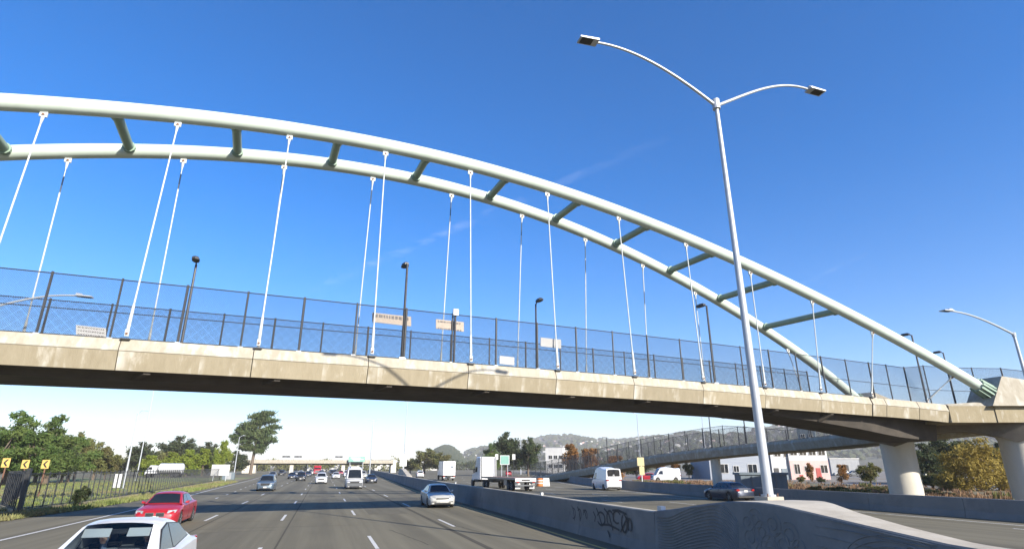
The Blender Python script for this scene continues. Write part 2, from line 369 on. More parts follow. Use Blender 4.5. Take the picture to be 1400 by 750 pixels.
# ------------------------------------------------------------------ barriers
def jersey(path_fn, ys, h, wb, wt, name, m, parent, mtop=None, side=1):
    """one length of concrete barrier between the y values; left foot on path_fn"""
    mb = MB(); rs = []
    for y in ys:
        x = path_fn(y)
        rs.append([(x, y, -.02), (x + .02, y, .09), (x + (wb - wt) * .42, y, .34), (x + (wb - wt) / 2, y, h - .03), (x + (wb - wt) / 2 + .03, y, h),
                   (x + (wb + wt) / 2 - .03, y, h), (x + (wb + wt) / 2, y, h - .03), (x + wb - (wb - wt) * .42, y, .34), (x + wb - .02, y, .09), (x + wb, y, -.02)])
    mb.rings(rs)
    mb.mi = [0] * len(mb.f)
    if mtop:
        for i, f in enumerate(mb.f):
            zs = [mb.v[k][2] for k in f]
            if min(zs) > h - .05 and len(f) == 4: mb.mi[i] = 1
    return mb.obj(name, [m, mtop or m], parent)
med = empty('median_barrier', (0, 0, 0), 0, 'long grey concrete median barrier with dark graffiti near its end', 'barrier')
yy = [16.95] + [16.95 + 6.1 * k for k in range(1, 18)] + [140, 165, 200, 240, 300, 400]
for a, b in zip(yy[:-1], yy[1:]):
    n = 2 if b - a < 10 else 5
    jersey(lambda y: poly_at(MED, y), list(np.linspace(a + .012, b - .012, n)), 1.26, .46, .30, 'barrier_section', M['conc_bar'], med, M['conc_top_lit'])
rbar = empty('roadside_barrier', (0, 0, 0), 0, 'grey concrete barrier along the far edge of the right carriageway', 'barrier')
yy = [6 + 6.1 * k for k in range(24)] + [170, 200, 250]
for a, b in zip(yy[:-1], yy[1:]):
    jersey(lambda y: poly_at(RB, y), list(np.linspace(a + .012, b - .012, 3)), 1.0, .46, .28, 'barrier_section', M['conc_bar'], rbar, M['conc_bar'])

# art wall: the widened end of the median that carries the lamp post
aw = empty('art_wall', (10, 12, 0), 0, 'grey concrete median wall with raised wave relief under the tall lamp post', 'wall')
AWZ = [(3.0, 1.26), (5.5, 1.28), (7.67, 1.35), (9.0, 1.48), (10.75, 1.665), (11.5, 1.74), (12.1, 1.77), (13.2, 1.74), (14.0, 1.65), (14.77, 1.55), (15.8, 1.40), (16.9, 1.27)]
def awz(y): return float(np.interp(y, [q[0] for q in AWZ], [q[1] for q in AWZ]))
AWW = [(3, .5), (5.5, .52), (7.6, .66), (9, .86), (10.4, 1.2), (12, 1.9), (13.6, 2.05), (14.6, 1.7), (15.8, .9), (16.9, .46)]
def aww(y): return float(np.interp(y, [q[0] for q in AWW], [q[1] for q in AWW]))
mb = MB(); rs = []
for y in np.linspace(3, 16.93, 60):
    z = awz(y); x = 9.93 - 10; w = aww(y); Y = y - 12
    rs.append([(x - .04, Y, -.02), (x, Y, .12), (x + .06, Y, z - .03), (x + .09, Y, z), (x + w - .03, Y, z), (x + w, Y, z - .03), (x + w + .06, Y, -.02)])
mb.rings(rs); mb.mi = [0] * len(mb.f)
for i, f in enumerate(mb.f):
    if len(f) == 4 and all(mb.v[k][0] > .0 and mb.v[k][2] > 1.2 for k in f) and max(mb.v[k][0] for k in f) < 3 and abs(mb.v[f[0]][2] - mb.v[f[1]][2]) < .005: mb.mi[i] = 1
mb.obj('wall', [M['conc_art'], M['conc_top_lit']], aw, smooth=25)
def fx(z): return 9.93 - 10 + .06 * max(0, (z - .12)) / 1.5
def relief(pts, r=.017):
    pts = [(fx(z) - .002, y - 12, z) for y, z in pts]
    MB().tube(pts, [r * .6] + [r] * (len(pts) - 2) + [r * .6], 5).obj('relief_line', M['conc_art'], aw)
def smooth_curve(ctrl, n=40):
    y = [c[0] for c in ctrl]; z = [c[1] for c in ctrl]; t = np.linspace(0, 1, len(ctrl)); tt = np.linspace(0, 1, n)
    P = np.polyfit(t, y, min(len(ctrl) - 1, 5)); Q = np.polyfit(t, z, min(len(ctrl) - 1, 5))
    return [(float(np.polyval(P, k)), float(np.polyval(Q, k))) for k in tt]
def catmull(P, n=8):
    P = [P[0]] + list(P) + [P[-1]]; out = []
    for i in range(1, len(P) - 2):
        for k in range(n):
            t = k / n; out.append(tuple(.5 * (2 * P[i][a] + (P[i + 1][a] - P[i - 1][a]) * t + (2 * P[i - 1][a] - 5 * P[i][a] + 4 * P[i + 1][a] - P[i + 2][a]) * t * t + (3 * P[i][a] - P[i - 1][a] - 3 * P[i + 1][a] + P[i + 2][a]) * t ** 3) for a in (0, 1)))
    return out + [P[-1]]
for k in range(14):                                   # wave lines sweeping up from the left end and over the crest
    f = k / 13; a_ = .14 + .98 * f; c_ = .62 + 1.05 * f; sh_ = .55 * (1 - f)
    relief([(yy_, min(zz_, awz(yy_) - .05)) for yy_, zz_ in catmull([(16.78, a_), (16.1 - .2 * sh_, a_ + .03), (15.2, a_ + (c_ - a_) * .52), (14.4, c_ - .06), (13.75 + .3 * sh_, c_), (13.25 + .2 * sh_, c_ - .16), (12.95 + .25 * sh_, c_ - .42)])], .02)
def spiral(yc, zc, r0, turns, a0, n=36, sgn=1):
    relief([(yc + r0 * (1 - .8 * i / n) * math.cos(a0 + sgn * turns * 6.283 * i / n), zc + r0 * (1 - .8 * i / n) * math.sin(a0 + sgn * turns * 6.283 * i / n)) for i in range(n + 1)], .019)
for q in [(12.3, 1.38, .26, 1.6, .5), (11.75, 1.3, .28, 1.7, 2), (11.25, 1.12, .30, 1.8, 1), (11.9, .82, .3, 1.8, 0), (12.55, .95, .28, 1.6, 3), (11.2, .62, .22, 1.5, 2), (12.3, .45, .28, 1.6, 1), (11.6, .35, .2, 1.4, 4), (8.6, .92, .26, 1.7, 2), (8.1, .75, .24, 1.6, 1), (7.7, 1.0, .2, 1.5, 3), (9.1, .6, .26, 1.7, 0), (6.6, .8, .24, 1.6, 2), (12.75, .62, .22, 1.5, 1), (11.5, .95, .34, 1.9, 3), (12.1, 1.12, .32, 1.8, 5), (11.0, .9, .26, 1.6, 4), (12.6, 1.3, .24, 1.5, 2), (11.85, .55, .3, 1.7, 1), (8.35, 1.08, .22, 1.6, 4), (8.9, .82, .24, 1.6, 5)]: spiral(*q)
for k in range(9):
    z = .25 + .155 * k
    pts = [(y, z + .05 * math.sin(y * 1.3 + k) ) for y in np.linspace(10.85 - .05 * k, 9.1 if z < 1.1 else 7.9, 14)]
    relief([(y, min(zz, awz(y) - .06)) for y, zz in pts], .012)
for k in range(5):
    relief([(yy_, min(zz_, awz(yy_) - .05)) for yy_, zz_ in smooth_curve([(10.2 - .1 * k, .3 + .12 * k), (9.5, .75 + .12 * k), (8.8, .98 + .1 * k), (8.1, .85 + .11 * k), (7.4, .6 + .1 * k)])], .013)
for k in range(7):
    relief([(y, .2 + .15 * k + .03 * math.sin(y * 2 + k)) for y in np.linspace(7.2, 3.2, 12)], .012)
# white reflector block at the joint of barrier and art wall
tag(MB().box((10.13, 16.75, 1.345), (.16, .22, .15)).obj('reflector_block', M['signback']), 'small white block on top of the median barrier beside the art wall', 'reflector')
for i, y in enumerate((28.2, 49.5)):
    tag(MB().box((poly_at(MED, y) + .23, y, 1.32), (.1, .16, .12)).obj('reflector_block', M['signback']), ['small white marker on the median barrier right behind the flatbed trailer', 'small white marker on the median barrier above the silver sedan'][i], 'reflector')
# graffiti: flat sprayed strokes lying on the barrier face
def stroke(mb, pts, w):
    L = []
    for i, (y, z) in enumerate(pts):
        y0, z0 = pts[max(i - 1, 0)]; y1, z1 = pts[min(i + 1, len(pts) - 1)]
        d = math.hypot(y1 - y0, z1 - z0) or 1; ny, nz = -(z1 - z0) / d, (y1 - y0) / d
        L.append((y, z, ny, nz, w * (.6 + .4 * math.sin(math.pi * (i + .5) / len(pts)))))
    vs = []
    for y, z, ny, nz, ww in L:
        for s in (-1, 1):
            Y, Zz = y + s * ny * ww / 2, z + s * nz * ww / 2
            vs.append((poly_at(MED, Y) + (.067 if Zz > .34 else .03) + .0135 * (Zz - .34) / .92 - .004, Y, Zz))
    mb.add(vs, [(2 * i, 2 * i + 1, 2 * i + 3, 2 * i + 2) for i in range(len(L) - 1)])
def arc(yc, zc, ry, rz, a0, a1, n=14): return [(yc + ry * math.cos(R(a0 + (a1 - a0) * i / n)), zc + rz * math.sin(R(a0 + (a1 - a0) * i / n))) for i in range(n + 1)]
g1 = MB()
for pts in (arc(20.9, .75, .35, .22, 20, 330), [(21.3, 1.1), (21.1, .9), (20.8, .5)], arc(20.1, .82, .28, .25, 200, -60), [(20.6, 1.12), (20.2, .95), (19.9, .45)], [(20.9, .55), (20.2, .6), (19.4, .5)],
            arc(19.55, .9, .3, .2, 150, -120), arc(19.0, .75, .2, .28, 90, 420), [(19.3, .45), (19.1, .62), (18.75, .95)], [(19.9, 1.1), (19.4, 1.13), (18.8, 1.05)], arc(18.6, .72, .14, .2, -60, 250), [(21.6, .95), (21.4, .78), (21.5, .6)], [(20.35, .4), (20.1, .2)]):
    g1 = MB(); stroke(g1, pts, .085); g1.obj('graffiti', M['graf'], med)
for k in range(9):
    y = 22.3 + k * .62
    g2 = MB(); stroke(g2, [(y + .3, .95 + .1 * math.sin(k)), (y + .1, .85), (y, .55 + .1 * math.cos(k * 2))], .075); g2.obj('graffiti', M['graf'], med); g2 = MB(); stroke(g2, arc(y + .1, .75, .2, .2, 40 * k, 40 * k + 220, 8), .07); g2.obj('graffiti', M['graf'], med)

# ------------------------------------------------------------------ footbridge
BO = Vector((-8.474, 27.453, 0)); Bt = Vector((math.sin(R(84)), math.cos(R(84)), 0)); Bm = Vector((-math.cos(R(84)), math.sin(R(84)), 0))
def BP(t, w, z): return BO + Bt * t + Bm * w + Vector((0, 0, z))
BANG = math.atan2(Bt.y, Bt.x)
def zt(t): return 7.72 - .00026 * (t - 10) ** 2
SP = 5.17
br = empty('footbridge', BP(10, 2.9, 0), 0, 'pale concrete footbridge hung from two inclined pale green tubular arches', 'bridge')
inv = Matrix.Translation(-br.location)
def bobj(mb, name, m, parent=None, smooth=None, kind=None, label=None):
    if parent is None: parent = br
    mb.v = [tuple(Vector(p) - br.location) for p in mb.v]
    return mb.obj(name, m, parent, smooth, kind, label)
BW = 5.8
T0, T1 = -21 * 1.0 - 10.02, 45.4
# deck slab + box girder
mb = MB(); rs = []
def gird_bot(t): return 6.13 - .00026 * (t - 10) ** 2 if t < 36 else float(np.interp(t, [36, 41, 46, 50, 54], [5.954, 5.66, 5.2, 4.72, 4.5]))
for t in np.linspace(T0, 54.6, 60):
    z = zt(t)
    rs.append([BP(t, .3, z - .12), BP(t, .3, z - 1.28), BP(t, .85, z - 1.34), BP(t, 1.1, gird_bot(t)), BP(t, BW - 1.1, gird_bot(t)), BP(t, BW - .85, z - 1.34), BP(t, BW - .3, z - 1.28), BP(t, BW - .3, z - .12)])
bobj(mb.rings(rs), 'deck_girder', M['conc_shaded'])
mb = MB(); rs = []
for t in np.linspace(T0, 58, 40):
    z = zt(t); rs.append([BP(t, .32, z - .118), BP(t, BW - .32, z - .118), BP(t, BW - .32, z - .02), BP(t, .32, z - .02)])
bobj(mb.rings(rs), 'walkway', M['conc'])
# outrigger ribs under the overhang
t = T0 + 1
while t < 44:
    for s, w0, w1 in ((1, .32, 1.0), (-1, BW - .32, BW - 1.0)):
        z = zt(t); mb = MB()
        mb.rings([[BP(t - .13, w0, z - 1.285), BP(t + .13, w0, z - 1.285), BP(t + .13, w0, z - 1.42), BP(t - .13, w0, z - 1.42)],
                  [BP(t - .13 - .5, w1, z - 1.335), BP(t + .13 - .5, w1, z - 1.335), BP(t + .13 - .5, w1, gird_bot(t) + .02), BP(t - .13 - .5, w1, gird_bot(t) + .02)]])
        bobj(mb, 'rib', M['conc_shaded'])
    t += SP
# edge fascia: one lip and one panel for every hanger bay, both sides
def fascia(t0, t1, flip, w0=0., w1=0., dz0=0., dz1=0.):
    g = .018; a, b = t0 + g, t1 - g
    def Wp(t, w): return (w + (w0 + (w1 - w0) * (t - t0) / (t1 - t0))) if not flip else BW - w
    lip, pan = MB(), MB(); rl, rp = [], []
    for t in np.linspace(a, b, 3):
        z = zt(t) + dz0 + (dz1 - dz0) * (t - t0) / (t1 - t0)
        rl.append([BP(t, Wp(t, .30), z), BP(t, Wp(t, .17), z), BP(t, Wp(t, 0), z - .50), BP(t, Wp(t, .03), z - .53), BP(t, Wp(t, .30), z - .53)])
        rp.append([BP(t, Wp(t, .30), z - .532), BP(t, Wp(t, .035), z - .532), BP(t, Wp(t, .20), z - 1.31), BP(t, Wp(t, .30), z - 1.31)])
    lp = bobj(lip.rings(rl), 'edge_lip', M['conc_lip']); pn = bobj(pan.rings(rp), 'fascia_panel', M['panel'])
k = -6
while k * SP < 45:
    t0, t1 = k * SP - .15, (k + 1) * SP - .15
    fascia(t0, min(t1, 46.3), False)
    if t0 < 41: fascia(t0, t1, True)
    k += 1
fascia(46.4, 47.7, False, 0, -.12); fascia(47.72, 50.6, False, -.12, -.6, 0, -.08); fascia(50.62, 53.2, False, -.6, -1.1, -.08, -.2)
# arches
_pt = np.array([-6.68, -5.74, -4.7, -2.51, .9, 1.13, 3.85, 3.92, 6.82, 7.06, 11.77, 13.9, 15.41, 16.61, 18.76, 19.31, 27.28, 29.74, 31.1, 33.44, 34.81, 36.94, 42.09, 43.41, 47.07, 47.99, 51.32, 51.55, 55.93])
_pz = np.array([17.8, 18.23, 18.33, 18.77, 19.43, 19.47, 19.81, 19.8, 20.08, 20.02, 20.24, 20.2, 20.06, 19.97, 19.77, 19.75, 18.4, 17.82, 17.58, 16.95, 16.58, 15.89, 14.17, 13.73, 12.25, 11.96, 10.48, 10.47, 8.34])
TC = 11.5                                       # crown of the arches
_pc = np.polyfit((_pt - TC) ** 2, _pz, 3)
def arch_z(t): return float(np.polyval(_pc, (t - TC) ** 2))
def arch_w(t, s): return 2.9 + s * (2.0 + (3.1 / 11) * (19 - arch_z(t)))
def AP(t, s, dz=0.): return BP(t, arch_w(t, s), arch_z(t) + dz)
ARCH_R = .39
for s in (-1, 1):
    ts = np.linspace(2 * TC - 56.6, 56.6, 90)
    a = bobj(MB().tube([AP(t, s) for t in ts], ARCH_R, 24), 'arch', M['arch'], smooth=40)
    mb = MB()
    for e in (56.6,):                                             # ribbed socket where the arch meets its pedestal
        d = (AP(e, s) - AP(e - .5, s)).normalized()
        mb.tube([AP(e - .9, s), AP(e + .15, s)], ARCH_R + .10, 16)
        q = Vector((0, 0, 1)).cross(d).normalized(); r = d.cross(q)
        for k in range(12):
            o = (q * math.cos(k * .5236) + r * math.sin(k * .5236)) * (ARCH_R + .12)
            mb.bar(AP(e - 1.0, s) + o, AP(e + .1, s) + o * 1.12, .07, .12)
    bobj(mb, 'arch_socket', M['arch_dk'], a)
for k in range(-6, 10):
    t = -2.6 + SP * k
    A, B = AP(t, -1), AP(t - .25 * max(0, (k - 4)) / 3, 1)
    d = (B - A).normalized()
    o = bobj(MB().tube([A + d * ARCH_R * .7, B - d * ARCH_R * .7], .235, 16), 'cross_brace', M['arch_dk'], smooth=40)
    for P, sg in ((A, 1), (B, -1)):
        c = P + d * sg * (ARCH_R + .05)
        bobj(MB().tube([c - d * .12, c + d * .12], .31, 12), 'brace_flange', M['arch_dk'], o)
# hangers
def hanger(t, s, tb=None, dark=False, zoff=0.0):
    top = AP(t, s, -ARCH_R * .9); wb = .13 if s < 0 else BW - .13
    bot = BP(tb if tb is not None else t, wb, zt(tb if tb is not None else t) - .02)
    d = (bot - top).normalized(); L = (bot - top).length
    h = bobj(MB().tube([top + d * (.62 if not dark else 1.55), bot - d * 1.6], .036, 8), 'hanger', M['white_steel'], smooth=40)
    lug = MB(); x = Bt
    lug.rings([[top - x * .14 - Bm * .04 + _Z * .25, top + x * .14 - Bm * .04 + _Z * .25, top + x * .14 + Bm * .04 + _Z * .25, top - x * .14 + Bm * .04 + _Z * .25],
               [top + d * .3 - x * .15 - Bm * .04, top + d * .3 + x * .15 - Bm * .04, top + d * .3 + x * .15 + Bm * .04, top + d * .3 - x * .15 + Bm * .04]])
    bobj(lug, 'hanger_lug', M['white_steel'], h)
    bobj(MB().tube([top + d * .2 - Bm * .10, top + d * .2 + Bm * .10], .055, 8), 'lug_pin', M['rust'], h)
    bobj(MB().tube([top + d * .26, top + d * .45, top + d * .66], [.075, .065, .038], 8), 'clevis', M['white_steel'], h)
    if dark: bobj(MB().tube([top + d * .6, top + d * 1.6], .038, 8), 'thread_rod', M['p_blue'], h)
    bobj(MB().tube([bot - d * 1.62, bot - d * 1.5, bot - d * .55, bot - d * .45], [.038, .058, .072, .05], 10), 'turnbuckle', M['white_steel'], h)
    ck = MB().box(bot - d * .30, (.15, .10, .30), BANG); bobj(ck, 'lower_clevis', M['white_steel'], h)
    bobj(MB().tube([bot - d * .26 - Bm * .1, bot - d * .26 + Bm * .1], .05, 8), 'lug_pin', M['rust'], h)
    bobj(MB().box(bot - d * .02, (.36, .24, .06), BANG), 'anchor_plate', M['fence'], h)
for k in range(-6, 10):
    hanger(SP * k + .05, -1, tb=SP * k)
    hanger(SP * k - .05, 1, dark=(k % 4 != 2))
hanger(53.6, -1, tb=52.5)
# pier, cap and pedestal at the right end
c1 = atD(1227, 612, 48.2); c2 = atD(1391, 602, 43.8)
pier_cols = []
for c, r in ((c1, 1.24), (c2, 1.2)):
    mb = MB(); mb.lathe([(r * .98, -.2), (r * 1.0, 2.0), (r * 1.0, 4.5), (r * 1.15, 4.9)], 28, Matrix.Translation((c.x, c.y, 0)))
    bobj(mb, 'pier_column', M['conc_pier'], smooth=40)
dcap = Vector((c2.x - c1.x, c2.y - c1.y, 0)); Lc = dcap.length; dcap.normalize(); ncap = Vector((-dcap.y, dcap.x, 0))
mb = MB(); rs = []
for i in range(25):
    f = -.28 + 1.62 * i / 24
    zb = 4.15 + 1.0 * max(0, math.sin(math.pi * min(max(f, 0), 1))) if 0 <= f <= 1 else 4.15 + min(1.1, abs(f if f < 0 else f - 1) * 2.4)
    zb += .2 * f
    c = Vector((c1.x, c1.y, 0)) + dcap * (Lc * f)
    rs.append([c - ncap * 1.35 + _Z * zb, c + ncap * 1.35 + _Z * zb, c + ncap * 1.6 + _Z * 5.95, c - ncap * 1.6 + _Z * 5.95])
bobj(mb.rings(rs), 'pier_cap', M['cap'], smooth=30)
pd = Vector((.954, -.300, 0)); e0 = BP(53.2, -1.1, 0)
q1 = e0 + pd * 3.4; q2 = e0 + pd * 5.9; q2b = q2 + Bt * 12; q3 = BP(72, 7.5, 0); q4 = BP(53.2, 7.0, 0)
pn = Vector((-.3, -.954, 0))
mb = MB(); mb.prism([(e0.x, e0.y), (q1.x, q1.y), (q1.x + .07 * pn.x, q1.y + .07 * pn.y), ((q2 + pn * .07).x, (q2 + pn * .07).y), (q2b.x, q2b.y), (q3.x, q3.y), (q4.x, q4.y)], 5.72, 6.93)
bobj(mb, 'end_platform', M['conc'])
mb = MB(); a = e0 + pd * .1 - pn * .06; b = e0 + pd * 3.35 - pn * .06
mb.rings([[a + _Z * 6.932, a - pn * 2.0 + _Z * 6.932, a - pn * 2.0 + _Z * 7.1, a - pn * .35 + _Z * 7.1], [b + _Z * 6.932, b - pn * 2.0 + _Z * 6.932, b - pn * 2.0 + _Z * 7.3, b - pn * .5 + _Z * 7.3]])
bobj(mb, 'platform_kerb', M['conc_lip'])
# pedestals: wedge with an inclined bearing face square to the arch
for s in (-1, 1):
    E = AP(56.65, s); d = (AP(56.6, s) - AP(55.6, s)).normalized()
    up = Vector((d.x * .0, d.y * .0, 0)); hd = Vector((d.x, d.y, 0)).normalized(); sl = Vector((-d.z * hd.x * -1, -d.z * hd.y * -1, 0))
    fu = (hd * .60 + _Z * .80).normalized()                # up along the inclined bearing face
    sd_ = pd.cross(_Z).normalized() if s < 0 else Bm * -1
    wn_ = Vector((0, 0, 1)).cross(hd).normalized() * -1      # towards the camera side
    fbase = E - fu * ((E.z - 6.9) / fu.z)
    ftop = E + fu * 1.5
    H = ftop.z; near = wn_ * .62; farv = wn_ * -1.5
    mb = MB()
    run = (pd if s < 0 else hd) * 9
    def pent(off, extra): return [fbase + off, ftop + off, ftop + off + extra - _Z * 1.5, fbase + off + extra]
    mb.rings([pent(near, run), pent(farv, run)])
    bobj(mb, 'arch_pedestal', M['conc_lip'], smooth=None)

# ------------------------------------------------------------------ chain link fences
def wire_panel(a0, a1, h0, h1, pitch, rad, name, parent, loc):
    """woven wire between two posts: straight wires in both diagonals, thin three-sided prisms. a0,a1 foot points, h0,h1 heights"""
    L = (Vector(a1) - Vector(a0)).length; Hh = (h0 + h1) / 2; vs = []; fs = []
    A0, A1 = Vector(a0), Vector(a1); t = (A1 - A0) / L; nrm = Vector((t.y, -t.x, 0)).normalized()
    def P(x, z): f = x / L; return A0 + t * x + _Z * (z * (h0 + (h1 - h0) * f) / Hh)
    n = int((L + Hh) / pitch)
    for sgn in (0, 1):
        for i in range(1, n + 1):
            c = i * pitch; x0, z0 = (c, 0) if c < L else (L, c - L); x1, z1 = (0, c) if c < Hh else (c - Hh, Hh)
            if sgn: x0, x1 = L - x0, L - x1
            if abs(x0 - x1) < .05: continue
            p, q = P(x0, z0), P(x1, z1); d = (q - p).normalized(); k = nrm.cross(d).normalized() * rad; o = nrm * (.006 if sgn else -.006)
            b = len(vs)
            for e in (p, q): vs += [e + o + k, e + o - k, e + o + nrm * rad * 1.5]
            fs += [(b, b + 1, b + 4, b + 3), (b + 1, b + 2, b + 5, b + 4), (b + 2, b, b + 3, b + 5)]
    vs = [tuple(v - loc) for v in vs]
    me = bpy.data.meshes.new(name); me.from_pydata(vs, [], fs); me.materials.append(M['wire'])
    o = link(name, me, parent); o['kind'] = 'stuff'; return o
def chain_fence(feet, h, label, pitch=.078, rad=.0040, post_r=.045, mid=True, loc=None, hs=None, group=None, posts=None):
    loc = Vector(loc or feet[0]); f = empty('chain_link_fence', loc, 0, label, 'fence', group)
    hs = hs or [h] * len(feet)
    for i, p in enumerate(feet):
        p = Vector(p)
        MB().tube([p - loc - _Z * .1, p - loc + _Z * (hs[i] + .07)], post_r * (1 + .25 * (i % 2)), 6).obj('post', M['fence'], f)
        MB().box(p - loc + _Z * .03, (.2, .14, .06), BANG).obj('post_base', M['galv'], f)
    for i in range(len(feet) - 1):
        a, b = Vector(feet[i]) - loc, Vector(feet[i + 1]) - loc
        for j, fr in enumerate((1.0, .44, .02) if mid else (1.0, .02)):
            MB().tube([a + _Z * hs[i] * fr, b + _Z * hs[i + 1] * fr], .026 if j == 0 else .022, 5).obj('rail', M['fence'], f)
        wire_panel(feet[i], feet[i + 1], hs[i], hs[i + 1], pitch, rad, 'chain_link_panel', f, loc)
    return f
FH = 2.63
near_ts = [4.42 + 2.525 * k for k in range(-14, 18)]
near_ts = [t for t in near_ts if t < 47.6] + [49.3, 51.4]
RT_ = [atD(u_, v_, d_) for u_, v_, d_ in ((1262, 500, 46.6), (1295, 502, 47), (1328, 503, 47.6), (1368, 503.5, 48.2), (1410, 508, 49), (1455, 513, 50))]
RE = [Vector((p.x, p.y, 6.95)) for p in RT_]
feet = [BP(t, .42 + (0 if t < 47 else -.0), zt(t) + .01) for t in near_ts] + RE
chain_fence(feet, FH, 'tall dark chain link fence along the near edge of the footbridge', hs=[FH] * (len(feet) - len(RE)) + [p.z - 6.95 for p in RT_])
far_ts = [t - 1.2 for t in [4.42 + 2.56 * k for k in range(-14, 18)]]
far_ts = [t for t in far_ts if t < 48.4]
feet = [BP(t, BW - .42, zt(t) + .01) for t in far_ts]
chain_fence(feet, FH, 'tall dark chain link fence along the far edge of the footbridge', mid=False)
# boards and banners tied to the fences
def panel(name, u0, v0, u1, v1, w, m, label, cat, lines=0):
    """flat sheet hung on the fence plane at offset w"""
    def on(u, v):
        d = ray(u, v); n = Bm; s = ((BO + Bm * w) - CAMP).dot(n) / d.dot(n); return CAMP + d * s
    a, b, c, d_ = on(u0, v0), on(u1, v0 + (u1 - u0) * .11), on(u1, v1 + (u1 - u0) * .11), on(u0, v1)
    base = (c + d_) / 2; L = (b - a).length; e = empty(name, base, 0, label, cat)
    off = Bm * -.02; fr = [p - base for p in (a, b, c, d_)]
    MB().rings([[p + off for p in fr], [p - off for p in fr]]).obj('sheet', m, e)
    if lines:
        pr = MB(); rr = random.Random(int(u0))
        for i in range(lines):
            f0 = .14 + .72 * i / max(1, lines - 1 + .001); x = .06
            while x < .9:
                wd = rr.uniform(.03, .1); x1 = min(x + wd, .94); hh = .32 / lines
                def q(fx_, fy_): return (fr[0] * (1 - fx_) + fr[1] * fx_) * (1 - fy_) + (fr[3] * (1 - fx_) + fr[2] * fx_) * fy_ + off * 1.25
                pr.add([q(x, f0), q(x1, f0), q(x1, f0 + hh), q(x, f0 + hh)], [(0, 1, 2, 3)]); x = x1 + .025
        pr.obj('print', M['ink'], e)
    return e
panel('banner', 104, 444, 145, 457, .5, M['banner'], 'white printed banner low on the footbridge fence at the left', 'banner', 3)
panel('plywood_board', 509, 427, 562, 440, .5, M['board'], 'long tan board high on the bridge fence beside a lamp post', 'board', 1)
panel('plywood_board', 596, 436, 634, 449, .5, M['board'], 'shorter tan board on the bridge fence behind a post with white box', 'board', 2)
panel('notice_board', 739, 461, 767, 473, .5, M['banner'], 'white blank board on the bridge fence behind a near hanger', 'board')
panel('notice_board', 683, 486, 703, 497, .5, M['banner'], 'small white board at the foot of the bridge fence', 'board')
def box_on_post():
    e = empty('camera_post', BP(14.62, .3, zt(14.6)), 0, 'dark post with small white box beside the shorter tan board', 'post')
    MB().tube([(0, 0, 0), (0, 0, 2.6)], .06, 8).obj('pole', M['dkpole'], e); MB().box((0, -.05, 2.72), (.28, .2, .34), BANG).obj('box', M['signback'], e)
box_on_post()
# bridge lamps
def bridge_lamp(t, w, dirw, h, label):
    e = empty('bridge_lamp', BP(t, w, zt(min(t, 50))), 0, label, 'lamp', 'dark lamps along the footbridge')
    MB().tube([(0, 0, 0), (0, 0, h - .1)], [.075, .06], 8).obj('pole', M['dkpole'], e)
    d = Bm * dirw
    MB().tube([(0, 0, h - .15), Vector((0, 0, h)) + d * .2], .04, 6).obj('arm', M['dkpole'], e)
    hd = MB(); c = Vector((0, 0, h + .02)) + d * .55
    hd.rings([[c + d * a + Bt * b + _Z * z_ for a, b in ((-.38, -.1), (-.1, -.19), (.3, -.16), (.38, 0), (.3, .16), (-.1, .19), (-.38, .1))] for z_ in (-.06, .05)] + [[c + d * a * .7 + Bt * b * .6 + _Z * .12 for a, b in ((-.38, -.1), (-.1, -.19), (.3, -.16), (.38, 0), (.3, .16), (-.1, .19), (-.38, .1))]])
    hd.obj('lamp_head', M['dkpole'], e)
    MB().box((0, 0, .06), (.3, .3, .12), BANG).obj('base', M['galv'], e)
bridge_lamp(1.45, BW - .45, -1, 5.35, 'dark bridge lamp leftmost of all, rising from the far fence')
bridge_lamp(11.9, .5, 1, 5.25, 'dark bridge lamp beside the long tan board')
bridge_lamp(21.9, BW - .45, -1, 5.45, 'dark bridge lamp between the small white board and the blank board')
bridge_lamp(32.3, .5, 1, 5.35, 'dark bridge lamp in front of the low end of the far arch')
bridge_lamp(54.6, 1.2, 1, 5.75, 'dark bridge lamp behind the low end of the near arch')
bridge_lamp(66.0, BW - .3, 1, 5.9, 'dark bridge lamp rightmost of all, just left of the arch pedestal')

# ------------------------------------------------------------------ big street lights
def luminaire(mb_parent, c, d, n='lamp_head'):
    d = Vector(d).normalized(); x = Vector((-d.y, d.x, 0)).normalized(); u = x.cross(d) * -1
    if u.z < 0: u = -u
    b = MB(); b.rings([[c + x * -.17 + u * .0, c + x * .17 + u * .0, c + x * .17 + d * .66, c + x * -.17 + d * .66], [c + x * -.17 + u * .07, c + x * .17 + u * .07, c + x * .17 + d * .66 + u * .05, c + x * -.17 + d * .66 + u * .05]])
    o = b.obj(n, M['galv'], mb_parent)
    b = MB(); q = c + u * .07; b.rings([[q + x * -.12, q + x * .12, q + x * .12 + d * .26, q + x * -.12 + d * .26], [q + x * -.08 + u * .08, q + x * .08 + u * .08, q + x * .08 + d * .2 + u * .07, q + x * -.08 + d * .2 + u * .07]])
    b.obj('driver_box', M['galv'], o)
    b = MB(); b.rings([[c + x * -.13 + d * .2 - u * .012, c + x * .13 + d * .2 - u * .012, c + x * .13 + d * .6 - u * .012, c + x * -.13 + d * .6 - u * .012], [c + x * -.13 + d * .2 - u * .001, c + x * .13 + d * .2 - u * .001, c + x * .13 + d * .6 - u * .001, c + x * -.13 + d * .6 - u * .001]])
    b.obj('lens', M['black'], o)
yl = empty('street_light', (11.58, 13.65, 1.72), 0, 'tall double-armed galvanised street light standing on the art wall', 'street light')
MB().tube([(0, 0, .09), (0, 0, 12.5)], [.132, .068], 20).obj('pole', M['galv'], yl, smooth=50)
MB().box((0, 0, .04), (.52, .52, .10)).obj('base_block', M['conc_top_lit'], yl)
MB().tube([(0, 0, .09), (0, 0, .14)], .19, 16).obj('base_flange', M['galv'], yl)
